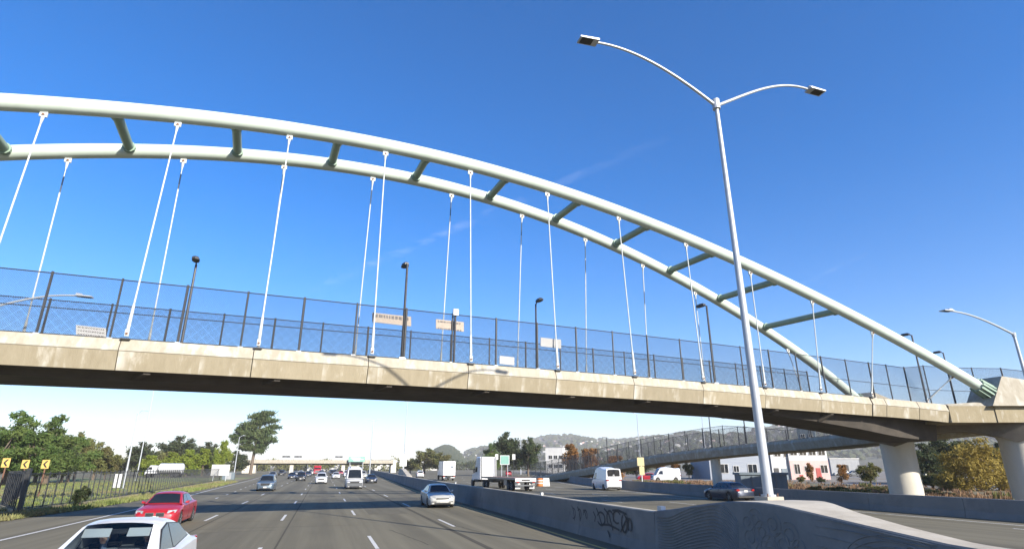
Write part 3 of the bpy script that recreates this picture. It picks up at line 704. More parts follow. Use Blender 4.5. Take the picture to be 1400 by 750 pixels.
for sx in (-.16, .16):
    for sy in (-.16, .16): MB().tube([(sx, sy, .09), (sx, sy, .17)], .018, 6).obj('anchor_bolt', M['rust'], yl)
MB().tube([(0, 0, 12.32), (0, 0, 12.68)], .13, 12).obj('arm_hub', M['galv'], yl)
for s, pts in ((-1, [(0.08, 12.5), (.52, 12.75), (1.59, 13.35), (2.67, 13.76), (3.48, 13.92), (4.4, 13.95)]), (1, [(.08, 12.5), (.6, 12.78), (1.5, 13.3), (2.7, 13.86), (3.55, 14.04), (4.25, 14.06)])):
    n = 18; xs = np.linspace(0.08, pts[-1][0], n); P = np.polyfit([p[0] for p in pts], [p[1] for p in pts], 3)
    cur = [(s * x, 0, float(np.polyval(P, x))) for x in xs]
    a = MB().tube(cur, [.058 - .02 * i / n for i in range(n)], 10).obj('arm', M['galv'], yl, smooth=50)
    luminaire(a, Vector(cur[-1]) + Vector((-.05 * s, 0, -.03)), (s, 0, -.04))
def single_light(loc, h, armx, rise, label, sc=1.0, group='street lights along the freeway'):
    e = empty('street_light', loc, 0, label, 'street light', group)
    MB().tube([(0, 0, 0), (0, 0, h)], [.12 * sc, .07 * sc], 12).obj('pole', M['galv'], e, smooth=50)
    MB().tube([(0, 0, h - .12), (0, 0, h + .1)], .1 * sc, 10).obj('pole_cap', M['galv'], e)
    L = abs(armx); s = 1 if armx > 0 else -1
    cur = [(s * L * f, 0, h + rise * math.sin(f * math.pi / 2)) for f in np.linspace(0, 1, 14)]
    a = MB().tube(cur, [.055 * sc - .015 * f * sc for f in np.linspace(0, 1, 14)], 8).obj('arm', M['galv'], e, smooth=50)
    luminaire(a, Vector(cur[-1]) + Vector((-.05 * s, 0, -.03)), (s, 0, -.03))
    MB().box((0, 0, .05), (.45, .45, .1)).obj('base_plate', M['galv'], e)
single_light((34.7, 20.5, 0), 9.3, -4.3, .95, 'galvanised street light curving in from the right picture edge')
single_light((-16.0, 30.5, 0), 8.7, 4.3, 1.45, 'street light whose arm shows behind the bridge fence at far left')
for q, h, ax, lab in (((168, 668), 9, .5, 'thin pale light pole rising beside the white roadside sign pair'), ((186, 656), 19, .8, 'tall pale light pole standing in the grass field'), ((319, 654), 9.2, .8, 'pale light pole at the verge below the wide-crowned cypress')):
    g = G(*q); single_light((g.x, g.y, 0), h, ax, .5, lab, 1.0)
def pole_at(u, v, vt, label, double=False, sc=1.0, z0=0.0, arm=2.6):
    g = G(u, v); D = (g - CAMP).dot(FWD)
    t_ = atD(u, vt, 1) - CAMP; h = CAMH + t_.z / math.hypot(t_.x, t_.y) * math.hypot(g.x, g.y)
    e = empty('street_light', (g.x, g.y, z0), 0, label, 'street light', 'street lights along the freeway')
    MB().tube([(0, 0, 0), (0, 0, h - z0)], [.15 * sc, .09 * sc], 8).obj('pole', M['galv'], e)
    for s in ((-1, 1) if double else (-1,)):
        MB().tube([(0, 0, h - z0 - .1), (s * arm * .5, 0, h - z0 + .5), (s * arm, 0, h - z0 + .6)], .06 * sc, 6).obj('arm', M['galv'], e)
        MB().box((s * (arm + .3), 0, h - z0 + .58), (.8, .35, .12)).obj('lamp_head', M['galv'], e)
pole_at(551, 652, 549, 'thin tall light pole on the median beside the white sign back', True, 1.0)
pole_at(505, 648, 575, 'faint double-armed light pole beyond the overpass sign', True, 1.4)
pole_at(712, 648, 598, 'thick pale pole in front of the dark trees at the truck', False, 1.5, arm=.5)
pole_at(877, 656, 566, 'thin pale light pole behind the yellow sign by the ramp', False, .9)
pole_at(968, 652, 566, 'thin dark light pole rising above the ramp fence', False, .9)

# ------------------------------------------------------------------ curved ramp with its own fences
RP = [(58, 37.5, 6.75), (54.5, 41.5, 6.35), (52.0, 47, 5.95), (52.0, 55.5, 5.6), (51.2, 60.5, 5.4), (49.7, 64.4, 5.15), (48.0, 68.3, 4.85), (46.0, 75.6, 4.3), (44.6, 84.1, 3.5), (43.4, 95, 2.45), (42.4, 111, 1.15), (42.2, 128, .1)]
ra = np.array(RP); rt = np.concatenate([[0], np.cumsum(np.linalg.norm(np.diff(ra[:, :2], axis=0), axis=1))])
def rp(s): return Vector([float(np.interp(s, rt, ra[:, i])) for i in range(3)])
def rn(s):
    d = rp(min(s + 3, rt[-1])) - rp(max(s - 3, 0)); d.z = 0; d.normalize(); return Vector((-d.y, d.x, 0)) * -1, d
ramp_ = empty('access_ramp', tuple(rp(40) - _Z * rp(40).z), 0, 'long curved concrete access ramp descending behind the footbridge', 'ramp')
rl_ = ramp_.location.copy()
def RPt(s, w, z):
    p = rp(s); n, d = rn(s); n = n if n.x > 0 else -n; return p + n * w + _Z * z - rl_
seg = list(np.arange(0, rt[-1] - 3, 4.6))
for s0, s1 in zip(seg[:-1], seg[1:]):
    mb = MB(); rs = []
    for s in np.linspace(s0 + .015, s1 - .015, 4):
        rs.append([RPt(s, .25, .0), RPt(s, .12, .0), RPt(s, 0, -.35), RPt(s, .25, -1.15), RPt(s, .9, -1.3), RPt(s, 3.3, -1.3), RPt(s, 3.9, -1.15), RPt(s, 4.2, -.35), RPt(s, 4.05, 0), RPt(s, 3.9, 0), RPt(s, 3.9, -.15), RPt(s, .25, -.15)])
    mb.rings(rs).obj('deck_segment', M['conc_lip'], ramp_)
for u, D in ((968, 77), (818, 97)):
    best = min(np.linspace(0, rt[-1], 200), key=lambda s: abs(math.atan2((rp(s) - CAMP).dot(_R), (rp(s) - CAMP).dot(FWD)) - math.atan2(u - 700, FPX)))
    p = RPt(best, 1.6, 0) + rl_
    MB().lathe([(.62, -.2), (.62, p.z - 1.25)], 20, Matrix.Translation((p.x - rl_.x, p.y - rl_.y, 0))).obj('ramp_column', M['conc_pier'], ramp_, smooth=40)
i0 = 0
for w, lab in ((.2, 'dark chain link fence along the near side of the curved ramp'), (4.0, 'dark chain link fence along the far side of the curved ramp')):
    feet = []; hs = []
    for s in np.arange(6, rt[-1] - 4, 3.0):
        feet.append(RPt(s, w, .01) + rl_); hs.append(float(np.interp(s, [0, 24, 29, 100], [1.5, 1.5, 2.6, 2.6])))
    chain_fence(feet, 2.6, lab, pitch=.17, rad=.0078, post_r=.055, mid=False, hs=hs)
for s, lab in ((34.5, 'dark lamp post on the ramp left of the yellow sign pole'), (60, 'dark lamp post low on the ramp before the white house'), (29, 'thin dark lamp post on the ramp near its column')):
    p = RPt(s, 4.0, 0) + rl_
    e = empty('ramp_lamp', p, 0, lab, 'lamp', 'dark lamps along the ramp'); hh = 5.0
    MB().tube([(0, 0, 0), (0, 0, hh)], [.09, .07], 8).obj('pole', M['dkpole'], e); MB().box((-.4, -.1, hh), (.9, .3, .14)).obj('lamp_head', M['dkpole'], e)

# ------------------------------------------------------------------ vehicles
def interp(x, ks): return float(np.interp(x, [k[0] for k in ks], [k[1] for k in ks]))
WHEEL = {}
def wheel(parent, x, y, r, side, w=.22):
    key = (round(r, 2), side)
    if key not in WHEEL:
        Mx = Matrix.Rotation(math.pi / 2, 4, 'Y')
        t = MB(); t.lathe([(r * .66, -w * .5), (r * .9, -w * .5), (r, -w * .36), (r, w * .36), (r * .9, w * .5), (r * .66, w * .5)], 22, Mx)
        rm = MB(); s = side
        rm.lathe([(r * .67, s * w * .38), (r * .60, s * w * .47), (r * .56, s * w * .30), (r * .14, s * w * .30), (.001, s * w * .30)], 20, Mx)
        for k in range(5):
            a = k * 1.2566; d = Vector((0, math.cos(a), math.sin(a)))
            rm.bar(Vector((s * w * .40, 0, 0)) + d * r * .08, Vector((s * w * .44, 0, 0)) + d * r * .6, r * .17, .03)
        WHEEL[key] = (t.mesh('tyre', M['tyre'], 40), rm.mesh('rim', M['rim'], 30))
    e = link('wheel', None, parent); e.location = (x, y, r); e.empty_display_size = .2
    link('tyre', WHEEL[key][0], e); link('rim', WHEEL[key][1], e)

def make_car(name, sp, pm, label, cat, clear=False):
    L, Wd = sp['L'], sp['W']; hl, hw = L / 2, Wd / 2; wr = sp.get('wr', .33); yf, yb = sp['yf'], sp['yr']
    e = empty(name, (0, 0, 0), 0, label, cat)
    ys = sorted(set(list(np.round(np.linspace(-hl, hl, 40), 3)) + [round(yw + k * wr * 1.12 / 5, 3) for yw in (yf, yb) for k in range(-5, 6)] + [hl - .06, -hl + .06, hl - .02, -hl + .02]))
    rings = []
    for y in ys:
        ef = min(1, (hl - y) / .55); eb = min(1, (hl + y) / .5)
        w = hw * (1 - .20 * (1 - ef) ** 2) * (1 - .12 * (1 - eb) ** 2)
        zs = interp(y, sp['shoulder']); ztp = interp(y, sp['top']); zb = interp(y, [(-hl, .34), (-hl + .5, .20), (hl - .4, .18), (hl, .26)]); arch = 0
        for yw in (yf, yb):
            dy = abs(y - yw); ra_ = wr * 1.13
            if dy < ra_: zb = max(zb, wr + math.sqrt(ra_ * ra_ - dy * dy)); arch = 1
        endc = 1 - .10 * (max(0, 1 - (hl - abs(y)) / .08)) 
        zb = min(zb, zs - .1)
        m1 = max(zb + .012, .42); m2 = max(zb + .03, zs * .45 + .30)
        half = [(0, zb), (.72 * w, zb), (.955 * w, zb), (.995 * w * endc, m1), (1.0 * w * endc, min(m2, zs - .05)), (.972 * w * endc, zs - .035), (.915 * w * endc, zs + .005), (.62 * w * endc, ztp), (0, ztp + .018)]
        rings.append([(x, y, z) for x, z in half] + [(-x, y, z) for x, z in half[-2:0:-1]])
    MB().rings(rings).obj('body', pm, e, smooth=38)
    MB().box((0, 0, .45), (Wd * .80, L * .86, .44)).obj('underbody', M['black'], e)
    # cabin shell
    zb_, zr = sp['belt'], sp['roof']; wb, wt = sp['wb'], sp['wt']
    st = sp['cab']                                       # [(y, z) rear base, rear top, mid, windscreen top, windscreen base]
    XS = (1, .985, .93, .80, .55, .28, 0)
    def ring(y, z, base):
        if base: h = [(wb, zb_ - .03), (wb * .99, zb_ + .0), (wb * .96, zb_ + .012), (wb * .82, zb_ + .022), (wb * .56, zb_ + .03), (wb * .28, zb_ + .034), (0, zb_ + .036)]
        else: h = [(wb, zb_ - .03), (wt, z - .085), (wt * .96, z - .045), (wt * .84, z - .014), (wt * .56, z + .008), (wt * .28, z + .018), (0, z + .021)]
        return [(x, y, q) for x, q in h] + [(-x, y, q) for x, q in h[-2::-1]]
    ry = [p[0] for p in st[1:-1]]; rz_ = [p[1] for p in st[1:-1]]; cf = np.polyfit(ry, rz_, len(ry) - 1 if len(ry) < 4 else 3)
    st2 = [st[0]] + [(float(y), float(np.polyval(cf, y))) for y in np.linspace(ry[0], ry[-1], 9)] + [st[-1]]
    rg = [ring(y, z, i in (0, len(st2) - 1)) for i, (y, z) in enumerate(st2)]
    sh = MB()
    if clear:
        sh.rings(rg[:-1], closed=False); n = 7
        a, b = rg[-2], rg[-1]
        for ix in ((0, 1, 2, 3), (12, 11, 10, 9)): sh.add([a[k] for k in ix] + [b[k] for k in ix], [(0, 1, 5, 4), (1, 2, 6, 5), (2, 3, 7, 6)])
    else: sh.rings(rg, closed=False)
    sh.obj('cabin', pm, e, smooth=30)
    def scr(a, b, nm, m, f0, f1, sx):                    # windscreen or rear window between two rings
        A = [Vector(p) for p in a[3:10]]; B = [Vector(p) for p in b[3:10]]
        nrm = (A[6] - A[0]).cross(B[0] - A[0]).normalized()
        if nrm.z < 0: nrm = -nrm
        rows = []
        for f in (f0, (f0 + f1) / 2, f1):
            r = [A[i].lerp(B[i], f) for i in range(7)]; c = r[3]
            rows.append([c + (p - c) * sx + nrm * .014 for p in r])
        o = MB().rings(rows, closed=False).obj(nm, m, e, smooth=60); return o
    scr(rg[-1], rg[-2], 'windscreen', M['clear'] if clear else M['glass'], .04, .985 if clear else .94, 1.0 if clear else 1.03)
    if sp.get('rearglass', True): scr(rg[0], rg[1], 'rear_window', M['glass'], .12 if not sp.get('van') else .45, .90, .98)
    wp = MB(); y0 = st[-1][0] - .04
    for xx in (-.55, .08): wp.bar((xx, y0, zb_ + .065), (xx + .50, y0 - .10, zb_ + .125), .02)
    wp.obj('wipers', M['black'], e, kind='stuff')
    # side windows
    def sx(z): return wb + (wt - wb) * max(0, min(1, (z - zb_ + .03) / (zr - .075 - zb_ + .03))) + .010
    for win in sp['win']:
        for s in (-1, 1):
            pts = [(s * sx(z), y, z) for y, z in win]
            MB().add(pts + [(p[0] - s * .008, p[1], p[2]) for p in pts], [tuple(range(len(pts)))] + [(i, (i + 1) % len(pts), len(pts) + (i + 1) % len(pts), len(pts) + i) for i in range(len(pts))]).obj('side_window', M['glass'], e)
            cy = sum(p[1] for p in pts) / len(pts); cz = sum(p[2] for p in pts) / len(pts)
            tr = [(s * (sx(cz + (p[2] - cz) * 1.10) - .004), cy + (p[1] - cy) * 1.07, cz + (p[2] - cz) * 1.10) for p in pts]; k_ = len(tr)
            MB().add(tr + [(p[0] - s * .02, p[1], p[2]) for p in tr], [tuple(range(k_))] + [(i, (i + 1) % k_, k_ + (i + 1) % k_, k_ + i) for i in range(k_)]).obj('window_trim', M['black'], e)
    for s in (-1, 1):
        for y in (yf, yb): wheel(e, s * (hw - .115), y, wr, s)
        hx = hw * sp.get('hlx', .74); zl = sp['hlz']
        MB().rings([[(s * (hx - .19), hl - .10, zl - .05), (s * (hx + .10), hl - .30, zl - .03), (s * (hx + .13), hl - .42, zl + .075), (s * (hx - .17), hl - .16, zl + .06)],
                    [(s * (hx - .19), hl + .005, zl - .05), (s * (hx + .12), hl - .115, zl - .03), (s * (hx + .155), hl - .26, zl + .085), (s * (hx - .17), hl - .06, zl + .07)]]).obj('headlight', M['lens'], e, smooth=30)
        zt_ = sp['tlz']
        MB().rings([[(s * (hw * .60), -hl + .10, zt_ - .06), (s * (hw * .955), -hl + .22, zt_ - .05), (s * (hw * .93), -hl + .22, zt_ + .09), (s * (hw * .62), -hl + .10, zt_ + .07)],
                    [(s * (hw * .60), -hl - .012, zt_ - .06), (s * (hw * .90), -hl + .02, zt_ - .05), (s * (hw * .885), -hl + .02, zt_ + .09), (s * (hw * .62), -hl - .012, zt_ + .07)]]).obj('tail_light', M['tail'], e, smooth=30)
        ym = st[-1][0] - .42
        MB().rings([[(s * (wb + .04), ym, zb_ + .0), (s * (wb + .20), ym - .03, zb_ + .02), (s * (wb + .20), ym - .03, zb_ + .15), (s * (wb + .04), ym, zb_ + .12)],
                    [(s * (wb + .06), ym + .10, zb_ + .03), (s * (wb + .18), ym + .08, zb_ + .04), (s * (wb + .18), ym + .08, zb_ + .12), (s * (wb + .06), ym + .10, zb_ + .11)]]).obj('mirror', pm, e, smooth=30)
        for yh in sp.get('handles', (.0, -.95)):
            MB().box((s * (hw * .975), yh, zb_ - .13), (.03, .18, .03)).obj('door_handle', pm, e)
        for yd in sp.get('seams', ()):
            MB().box((s * (hw * .992), yd, .58), (.02, .012, .56)).obj('door_seam', M['black'], e)
    g = sp.get('grille', (.46, .14, .60))
    if g[0]: MB().box((0, hl - .004, g[2]), (g[0] * 2, .05, g[1])).obj('grille', M['black'], e)
    MB().box((0, hl - .012, .31), (hw * 1.2, .06, .08)).obj('air_intake', M['black'], e)
    MB().box((0, hl + .006, .43), (.34, .02, .15)).obj('licence_plate', M['plate'], e)
    MB().box((0, -hl - .006, sp.get('plz', .78)), (.34, .02, .15)).obj('licence_plate', M['plate'], e)
    MB().box((0, -hl + .02, .36), (hw * 1.5, .07, .12)).obj('rear_bumper', M['black'], e)
    return e
m = bpy.data.materials.new('clear_glass'); m.use_nodes = True; M['clear'] = m
n, l = m.node_tree.nodes, m.node_tree.links; n.clear()
o_ = n.new('ShaderNodeOutputMaterial'); t_ = n.new('ShaderNodeBsdfTransparent'); t_.inputs[0].default_value = (.55, .62, .66, 1); g_ = n.new('ShaderNodeBsdfGlossy'); g_.inputs['Roughness'].default_value = .03
f_ = n.new('ShaderNodeFresnel'); f_.inputs[0].default_value = 1.45; x_ = n.new('ShaderNodeMixShader')
l.new(f_.outputs[0], x_.inputs[0]); l.new(t_.outputs[0], x_.inputs[1]); l.new(g_.outputs[0], x_.inputs[2]); l.new(x_.outputs[0], o_.inputs[0])

SEDAN = dict(L=4.68, W=1.80, yf=1.42, yr=-1.36, belt=.93, roof=1.44, wb=.80, wt=.60, wr=.33,
    shoulder=[(-2.34, .72), (-2.2, .93), (-1.7, .97), (1.0, .90), (1.7, .80), (2.15, .70), (2.34, .58)],
    top=[(-2.34, .74), (-2.22, .99), (-1.7, 1.02), (.9, .97), (1.6, .90), (2.1, .78), (2.34, .62)],
    cab=[(-1.72, 0), (-1.05, 1.385), (-.45, 1.435), (.22, 1.42), (.45, 1.375), (1.12, 0)], hlz=.66, tlz=.84, grille=(.42, .11, .585), seams=(.98, -.08, -1.05),
    win=[[(.72, .98), (.32, 1.31), (-.12, 1.335), (-.12, .97)], [(-.19, .97), (-.19, 1.335), (-.85, 1.31), (-1.22, 1.0)]])
SUV = dict(L=4.6, W=1.84, yf=1.40, yr=-1.34, belt=1.06, roof=1.70, wb=.83, wt=.66, wr=.36,
    shoulder=[(-2.3, .9), (-2.2, 1.04), (-1.6, 1.06), (1.0, 1.02), (1.7, .95), (2.1, .86), (2.3, .70)],
    top=[(-2.3, .92), (-2.2, 1.08), (.9, 1.09), (1.5, 1.05), (2.05, .95), (2.3, .74)],
    cab=[(-2.2, 0), (-1.75, 1.63), (-.8, 1.70), (.15, 1.69), (.40, 1.63), (1.05, 0)], hlz=.80, tlz=1.0, grille=(.46, .2, .72), plz=.85, seams=(1.0, -.08, -1.02),
    win=[[(.72, 1.11), (.28, 1.55), (-.12, 1.58), (-.12, 1.10)], [(-.19, 1.10), (-.19, 1.58), (-.95, 1.57), (-.95, 1.10)], [(-1.03, 1.10), (-1.03, 1.57), (-1.6, 1.52), (-1.82, 1.14)]])
CROSS = dict(L=4.75, W=1.92, yf=1.45, yr=-1.43, belt=1.02, roof=1.62, wb=.85, wt=.64, wr=.36,
    shoulder=[(-2.37, .86), (-2.2, 1.06), (-1.7, 1.08), (1.0, .99), (1.7, .88), (2.15, .76), (2.37, .62)],
    top=[(-2.37, .88), (-2.22, 1.10), (-1.8, 1.14), (.95, 1.03), (1.6, .97), (2.1, .83), (2.37, .66)],
    cab=[(-2.1, 0), (-1.3, 1.45), (-.5, 1.585), (.10, 1.592), (.42, 1.55), (1.32, 0)], hlz=.74, tlz=.98, grille=(0, 0, 0), seams=(1.0, -.08, -1.1),
    win=[[(.88, 1.07), (.36, 1.42), (-.10, 1.50), (-.10, 1.06)], [(-.17, 1.06), (-.17, 1.50), (-1.0, 1.44), (-1.55, 1.16)]])
VAN = dict(L=5.6, W=2.02, yf=1.85, yr=-1.75, belt=1.20, roof=2.45, wb=.97, wt=.84, wr=.35, van=True,
    shoulder=[(-2.8, 1.1), (-2.7, 1.2), (1.7, 1.18), (2.3, 1.05), (2.65, .92), (2.8, .72)],
    top=[(-2.8, 1.12), (-2.7, 1.22), (1.6, 1.22), (2.2, 1.13), (2.6, .98), (2.8, .76)],
    cab=[(-2.78, 0), (-2.68, 2.40), (-1, 2.45), (1.0, 2.44), (1.28, 2.32), (2.05, 0)], hlz=.92, tlz=1.1, grille=(.55, .26, .80), plz=.7, seams=(1.6, .6, -.8),
    win=[[(1.72, 1.28), (1.28, 1.86), (.75, 1.90), (.75, 1.26)]])
def recolor(o, pm):
    for ch in o.children:
        if ch.name.split('.')[0] in ('body', 'cabin', 'mirror', 'door_handle'):
            ch.material_slots[0].link = 'OBJECT'; ch.material_slots[0].material = pm
def place(o, x, y, rz=math.pi, z=0.0): o.location = (x, y, z); o.rotation_euler = (0, 0, rz); return o
def dup(src, x, y, label, pm=None, rz=math.pi, group='vehicles on the freeway', cat=None, z=0., name=None):
    c = copy_tree(src); c['label'] = label
    if group: c['group'] = group
    if pm is not None: recolor(c, pm)
    if cat: c['category'] = cat
    if name: c.name = name
    return place(c, x, y, rz, z)
# near white car with a windscreen one can see through
wc = make_car('white_car', CROSS, M['p_white'], 'white car nearest the camera with sun visors behind its windscreen', 'car', clear=True)
for s in (-1, 1):
    v = MB(); v.rings([[(s * .36 - .22, .36, 1.475), (s * .36 + .22, .36, 1.475), (s * .36 + .22, .385, 1.475), (s * .36 - .22, .385, 1.475)], [(s * .36 - .22, .47, 1.33), (s * .36 + .22, .47, 1.33), (s * .36 + .22, .495, 1.34), (s * .36 - .22, .495, 1.34)]])
    v.obj('sun_visor', M['signback'], wc)
    st_ = MB(); st_.box((s * .38, -.35, .80), (.50, .14, .75), rx=R(-12)); st_.box((s * .38, -.48, 1.26), (.27, .09, .18)); st_.box((s * .38, -.02, .50), (.50, .55, .16)); st_.obj('seat', M['black'], wc)
MB().box((0, .38, 1.42), (.26, .04, .08)).obj('rear_view_mirror', M['black'], wc)
MB().box((0, .98, .94), (1.5, .5, .12)).obj('dashboard', M['black'], wc)
MB().lathe([(.17, -.015), (.19, -.015), (.19, .015), (.17, .015), (.17, -.015)], 18, Matrix.Translation((-.38, .55, .93)) @ Matrix.Rotation(R(65), 4, 'X')).obj('steering_wheel', M['black'], wc)
place(wc, -3.5, 13.72)
def person(loc, rz, shirt, hair, label, wheel_=True):
    """seated figure grown with the skin modifier"""
    e = empty('person', loc, rz, label, 'person')
    V = [((0, 0, .0), .15), ((0, -.03, .25), .145), ((0, -.05, .46), .15), ((0, -.05, .56), .06), ((0, -.03, .64), .055), ((0, 0, .70), .085), ((0, .0, .78), .095), ((0, -.01, .86), .06)]
    E = [(0, 1), (1, 2), (2, 3), (3, 4), (4, 5), (5, 6), (6, 7)]
    for s in (-1, 1):
        k = len(V); V += [((s * .19, -.05, .47), .062), ((s * .23, .10, .26), .045), ((s * .16, .36, .30), .032), ((s * .15, .42, .32), .028)]; E += [(2, k), (k, k + 1), (k + 1, k + 2), (k + 2, k + 3)]
        for f in range(4):
            k2 = len(V); V += [((s * (.15 - .02 * f + .03), .47 + .006 * (f % 2), .345 - .012 * f), .0095), ((s * (.15 - .02 * f + .025), .50, .325 - .012 * f), .0085)]; E += [(k + 3, k2), (k2, k2 + 1)]
        k2 = len(V); V += [((s * .12, .44, .345), .0105), ((s * .105, .475, .36), .009)]; E += [(k + 3, k2), (k2, k2 + 1)]
        k = len(V); V += [((s * .11, .10, -.04), .085), ((s * .14, .48, .0), .062), ((s * .14, .60, -.34), .045), ((s * .14, .72, -.38), .035)]; E += [(0, k), (k, k + 1), (k + 1, k + 2), (k + 2, k + 3)]
    me = bpy.data.meshes.new('body'); me.from_pydata([v[0] for v in V], E, []); o = link('body', me, e)
    md = o.modifiers.new('skin', 'SKIN')
    for i, v in enumerate(V): me.skin_vertices[0].data[i].radius = (v[1], v[1])
    me.skin_vertices[0].data[0].use_root = True
    ss = o.modifiers.new('sub', 'SUBSURF'); ss.levels = 1; ss.render_levels = 2
    me.materials.append(shirt)
    hd = MB(); hd.lathe([(.02, -.12), (.05, -.11), (.075, -.05), (.085, .02), (.075, .08), (.045, .115), (.005, .125)], 14, Matrix.Translation((0, .012, .765)) @ Matrix.Diagonal((.92, 1.12, 1, 1)))
    hd.rings([[(-.012, .10, .775), (.012, .10, .775), (.018, .10, .735), (-.018, .10, .735)], [(-.006, .115, .77), (.006, .115, .77), (.010, .128, .74), (-.010, .128, .74)]])
    h = hd.obj('head', M['skin'], e, smooth=60)
    for s in (-1, 1):
        MB().box((s * .032, .093, .785), (.028, .02, .012)).obj('eye', M['black'], h); MB().lathe([(.004, 0), (.02, .004), (.026, .01)], 8, Matrix.Translation((s * .078, .01, .765)) @ Matrix.Rotation(R(90) * s, 4, 'Y')).obj('ear', M['skin'], h)
    MB().box((0, .094, .705), (.045, .02, .008)).obj('mouth', M['door_red'], h)
    hr = MB(); hr.lathe([(.088, -.02), (.092, .03), (.082, .09), (.05, .13), (.005, .142)], 14, Matrix.Translation((0, -.005, .77)) @ Matrix.Diagonal((.95, 1.14, 1, 1))); hr.obj('hair', hair, e, smooth=60)
M['skin'] = mat('skin', (.55, .33, .24), (.50, .30, .21), 8, .6); M['shirt'] = mat('shirt_cloth', (.10, .14, .22), (.12, .16, .25), 6, .9); M['hair'] = mat('brown_hair', (.06, .035, .02), (.09, .05, .03), 20, .7, stretch=(1, 1, .2))
person((-3.5 + .38, 13.72 + .12, .52), math.pi, M['shirt'], M['hair'], 'driver in a dark shirt behind the windscreen of the white car')
person((-3.5 - .38, 13.72 + .12, .52), math.pi, M['shirt'], M['hair'], 'front passenger beside the driver of the white car')

red = make_car('red_sedan', SEDAN, M['p_red'], 'red sedan just behind the white car with two dark grille openings', 'car')
for ch in list(red.children):
    if ch.name.startswith('grille'): bpy.data.objects.remove(ch)
for s in (-1, 1):
    k = MB().box((s * .21, 2.335, .56), (.29, .07, .13)).obj('grille', M['black'], red); MB().box((s * .21, 2.325, .56), (.33, .06, .17)).obj('grille_frame', M['chrome'], k)
place(red, -6.9, 33.2)
sil = dup(red, 7.85, 42.35, 'silver sedan beside the median barrier with a white plate', M['p_silver'], rz=math.pi - .02, cat='car', name='silver_sedan')
for ch in list(sil.children):
    if ch.name.startswith('grille'):
        for c2_ in list(ch.children): bpy.data.objects.remove(c2_)
        bpy.data.objects.remove(ch)
MB().box((0, 2.335, .585), (.86, .05, .075)).obj('grille', M['black'], sil)
for s in (-1, 1): MB().box((s * .55, 2.335, .40), (.28, .05, .05)).obj('fog_light_slot', M['black'], sil)
suv = make_car('dark_suv', SUV, M['p_blue'], 'blue grey minivan in the left lanes with pale headlights', 'car'); place(suv, -5.95, 75.7)
van = make_car('white_van', VAN, M['p_white'], 'tall white van with grey front bumper facing the camera', 'van'); place(van, 4.0, 80.4)
MB().box((0, 2.74, .55), (1.86, .16, .42)).obj('front_bumper', M['p_grey'], van)
MB().box((0, .2, 2.56), (1.0, 1.6, .2)).obj('roof_vent', M['signback'], van)
F_ = 'vehicles on the freeway'
dup(suv, .0, 105, 'white suv left of the tall white van', M['p_white'], cat='car', name='white_suv')
dup(red, 8.2, 107, 'dark sedan right of the tall white van by the barrier', M['p_dark'], cat='car', name='dark_sedan')
dup(suv, -3.9, 128, 'black suv between the minivan and the white suv', M['p_black'], cat='car')
far_specs = [(-6.6, 150, 'red', 'p_dark', 'dark sedan far off right of the blue grey minivan'), (6.0, 122, 'suv', 'p_grey', 'grey suv half hidden behind the left side of the tall white van'),
    (3.2, 150, 'red', 'p_white', 'white sedan in the jam just left of the tall white van'), (-.1, 168, 'red', 'p_silver', 'silver sedan directly behind the white suv'), (6.6, 178, 'suv', 'p_white', 'white suv in the jam behind the tall white van'),
    (-4.0, 188, 'red', 'p_dark', 'dark sedan directly behind the black suv'), (-.4, 196, 'suv', 'p_dark', 'dark suv in the middle lane in front of the red truck'), (10.0, 160, 'suv', 'p_silver', 'silver suv near the median beyond the tall white van'),
    (3.1, 205, 'suv', 'p_black', 'black suv in the jam left of the van beyond the white sedan'), (-8.2, 205, 'red', 'p_silver', 'silver sedan in the left lanes just before the overpass'), (-12.2, 168, 'red', 'p_grey', 'grey sedan on the far left exit lane'),
    (-13.2, 215, 'suv', 'p_black', 'black suv on the far left exit lane near the overpass'), (10.2, 215, 'red', 'p_dark', 'dark sedan by the median near the overpass'), (6.2, 232, 'red', 'p_red', 'small red sedan in the jam under the overpass'),
    (-.8, 245, 'red', 'p_white', 'white sedan right under the overpass'), (2.8, 255, 'suv', 'p_grey', 'grey suv right under the overpass'), (-4.6, 240, 'suv', 'p_silver', 'silver suv left of the red truck'), (-9, 262, 'red', 'p_white', 'white sedan under the left overpass span'),
    (10, 265, 'suv', 'p_white', 'white suv under the right overpass span'), (-15.5, 258, 'red', 'p_dark', 'dark sedan beside the left overpass abutment'), (-5, 292, 'red', 'p_black', 'black sedan farthest off under the overpass'), (4.5, 300, 'suv', 'p_dark', 'dark suv farthest off under the overpass')]
for x, y, k, p, lab in far_specs:
    dup(red if k == 'red' else suv, x + bend(y) * .6, y, lab, M[p], cat='car', name='sedan' if k == 'red' else 'suv')
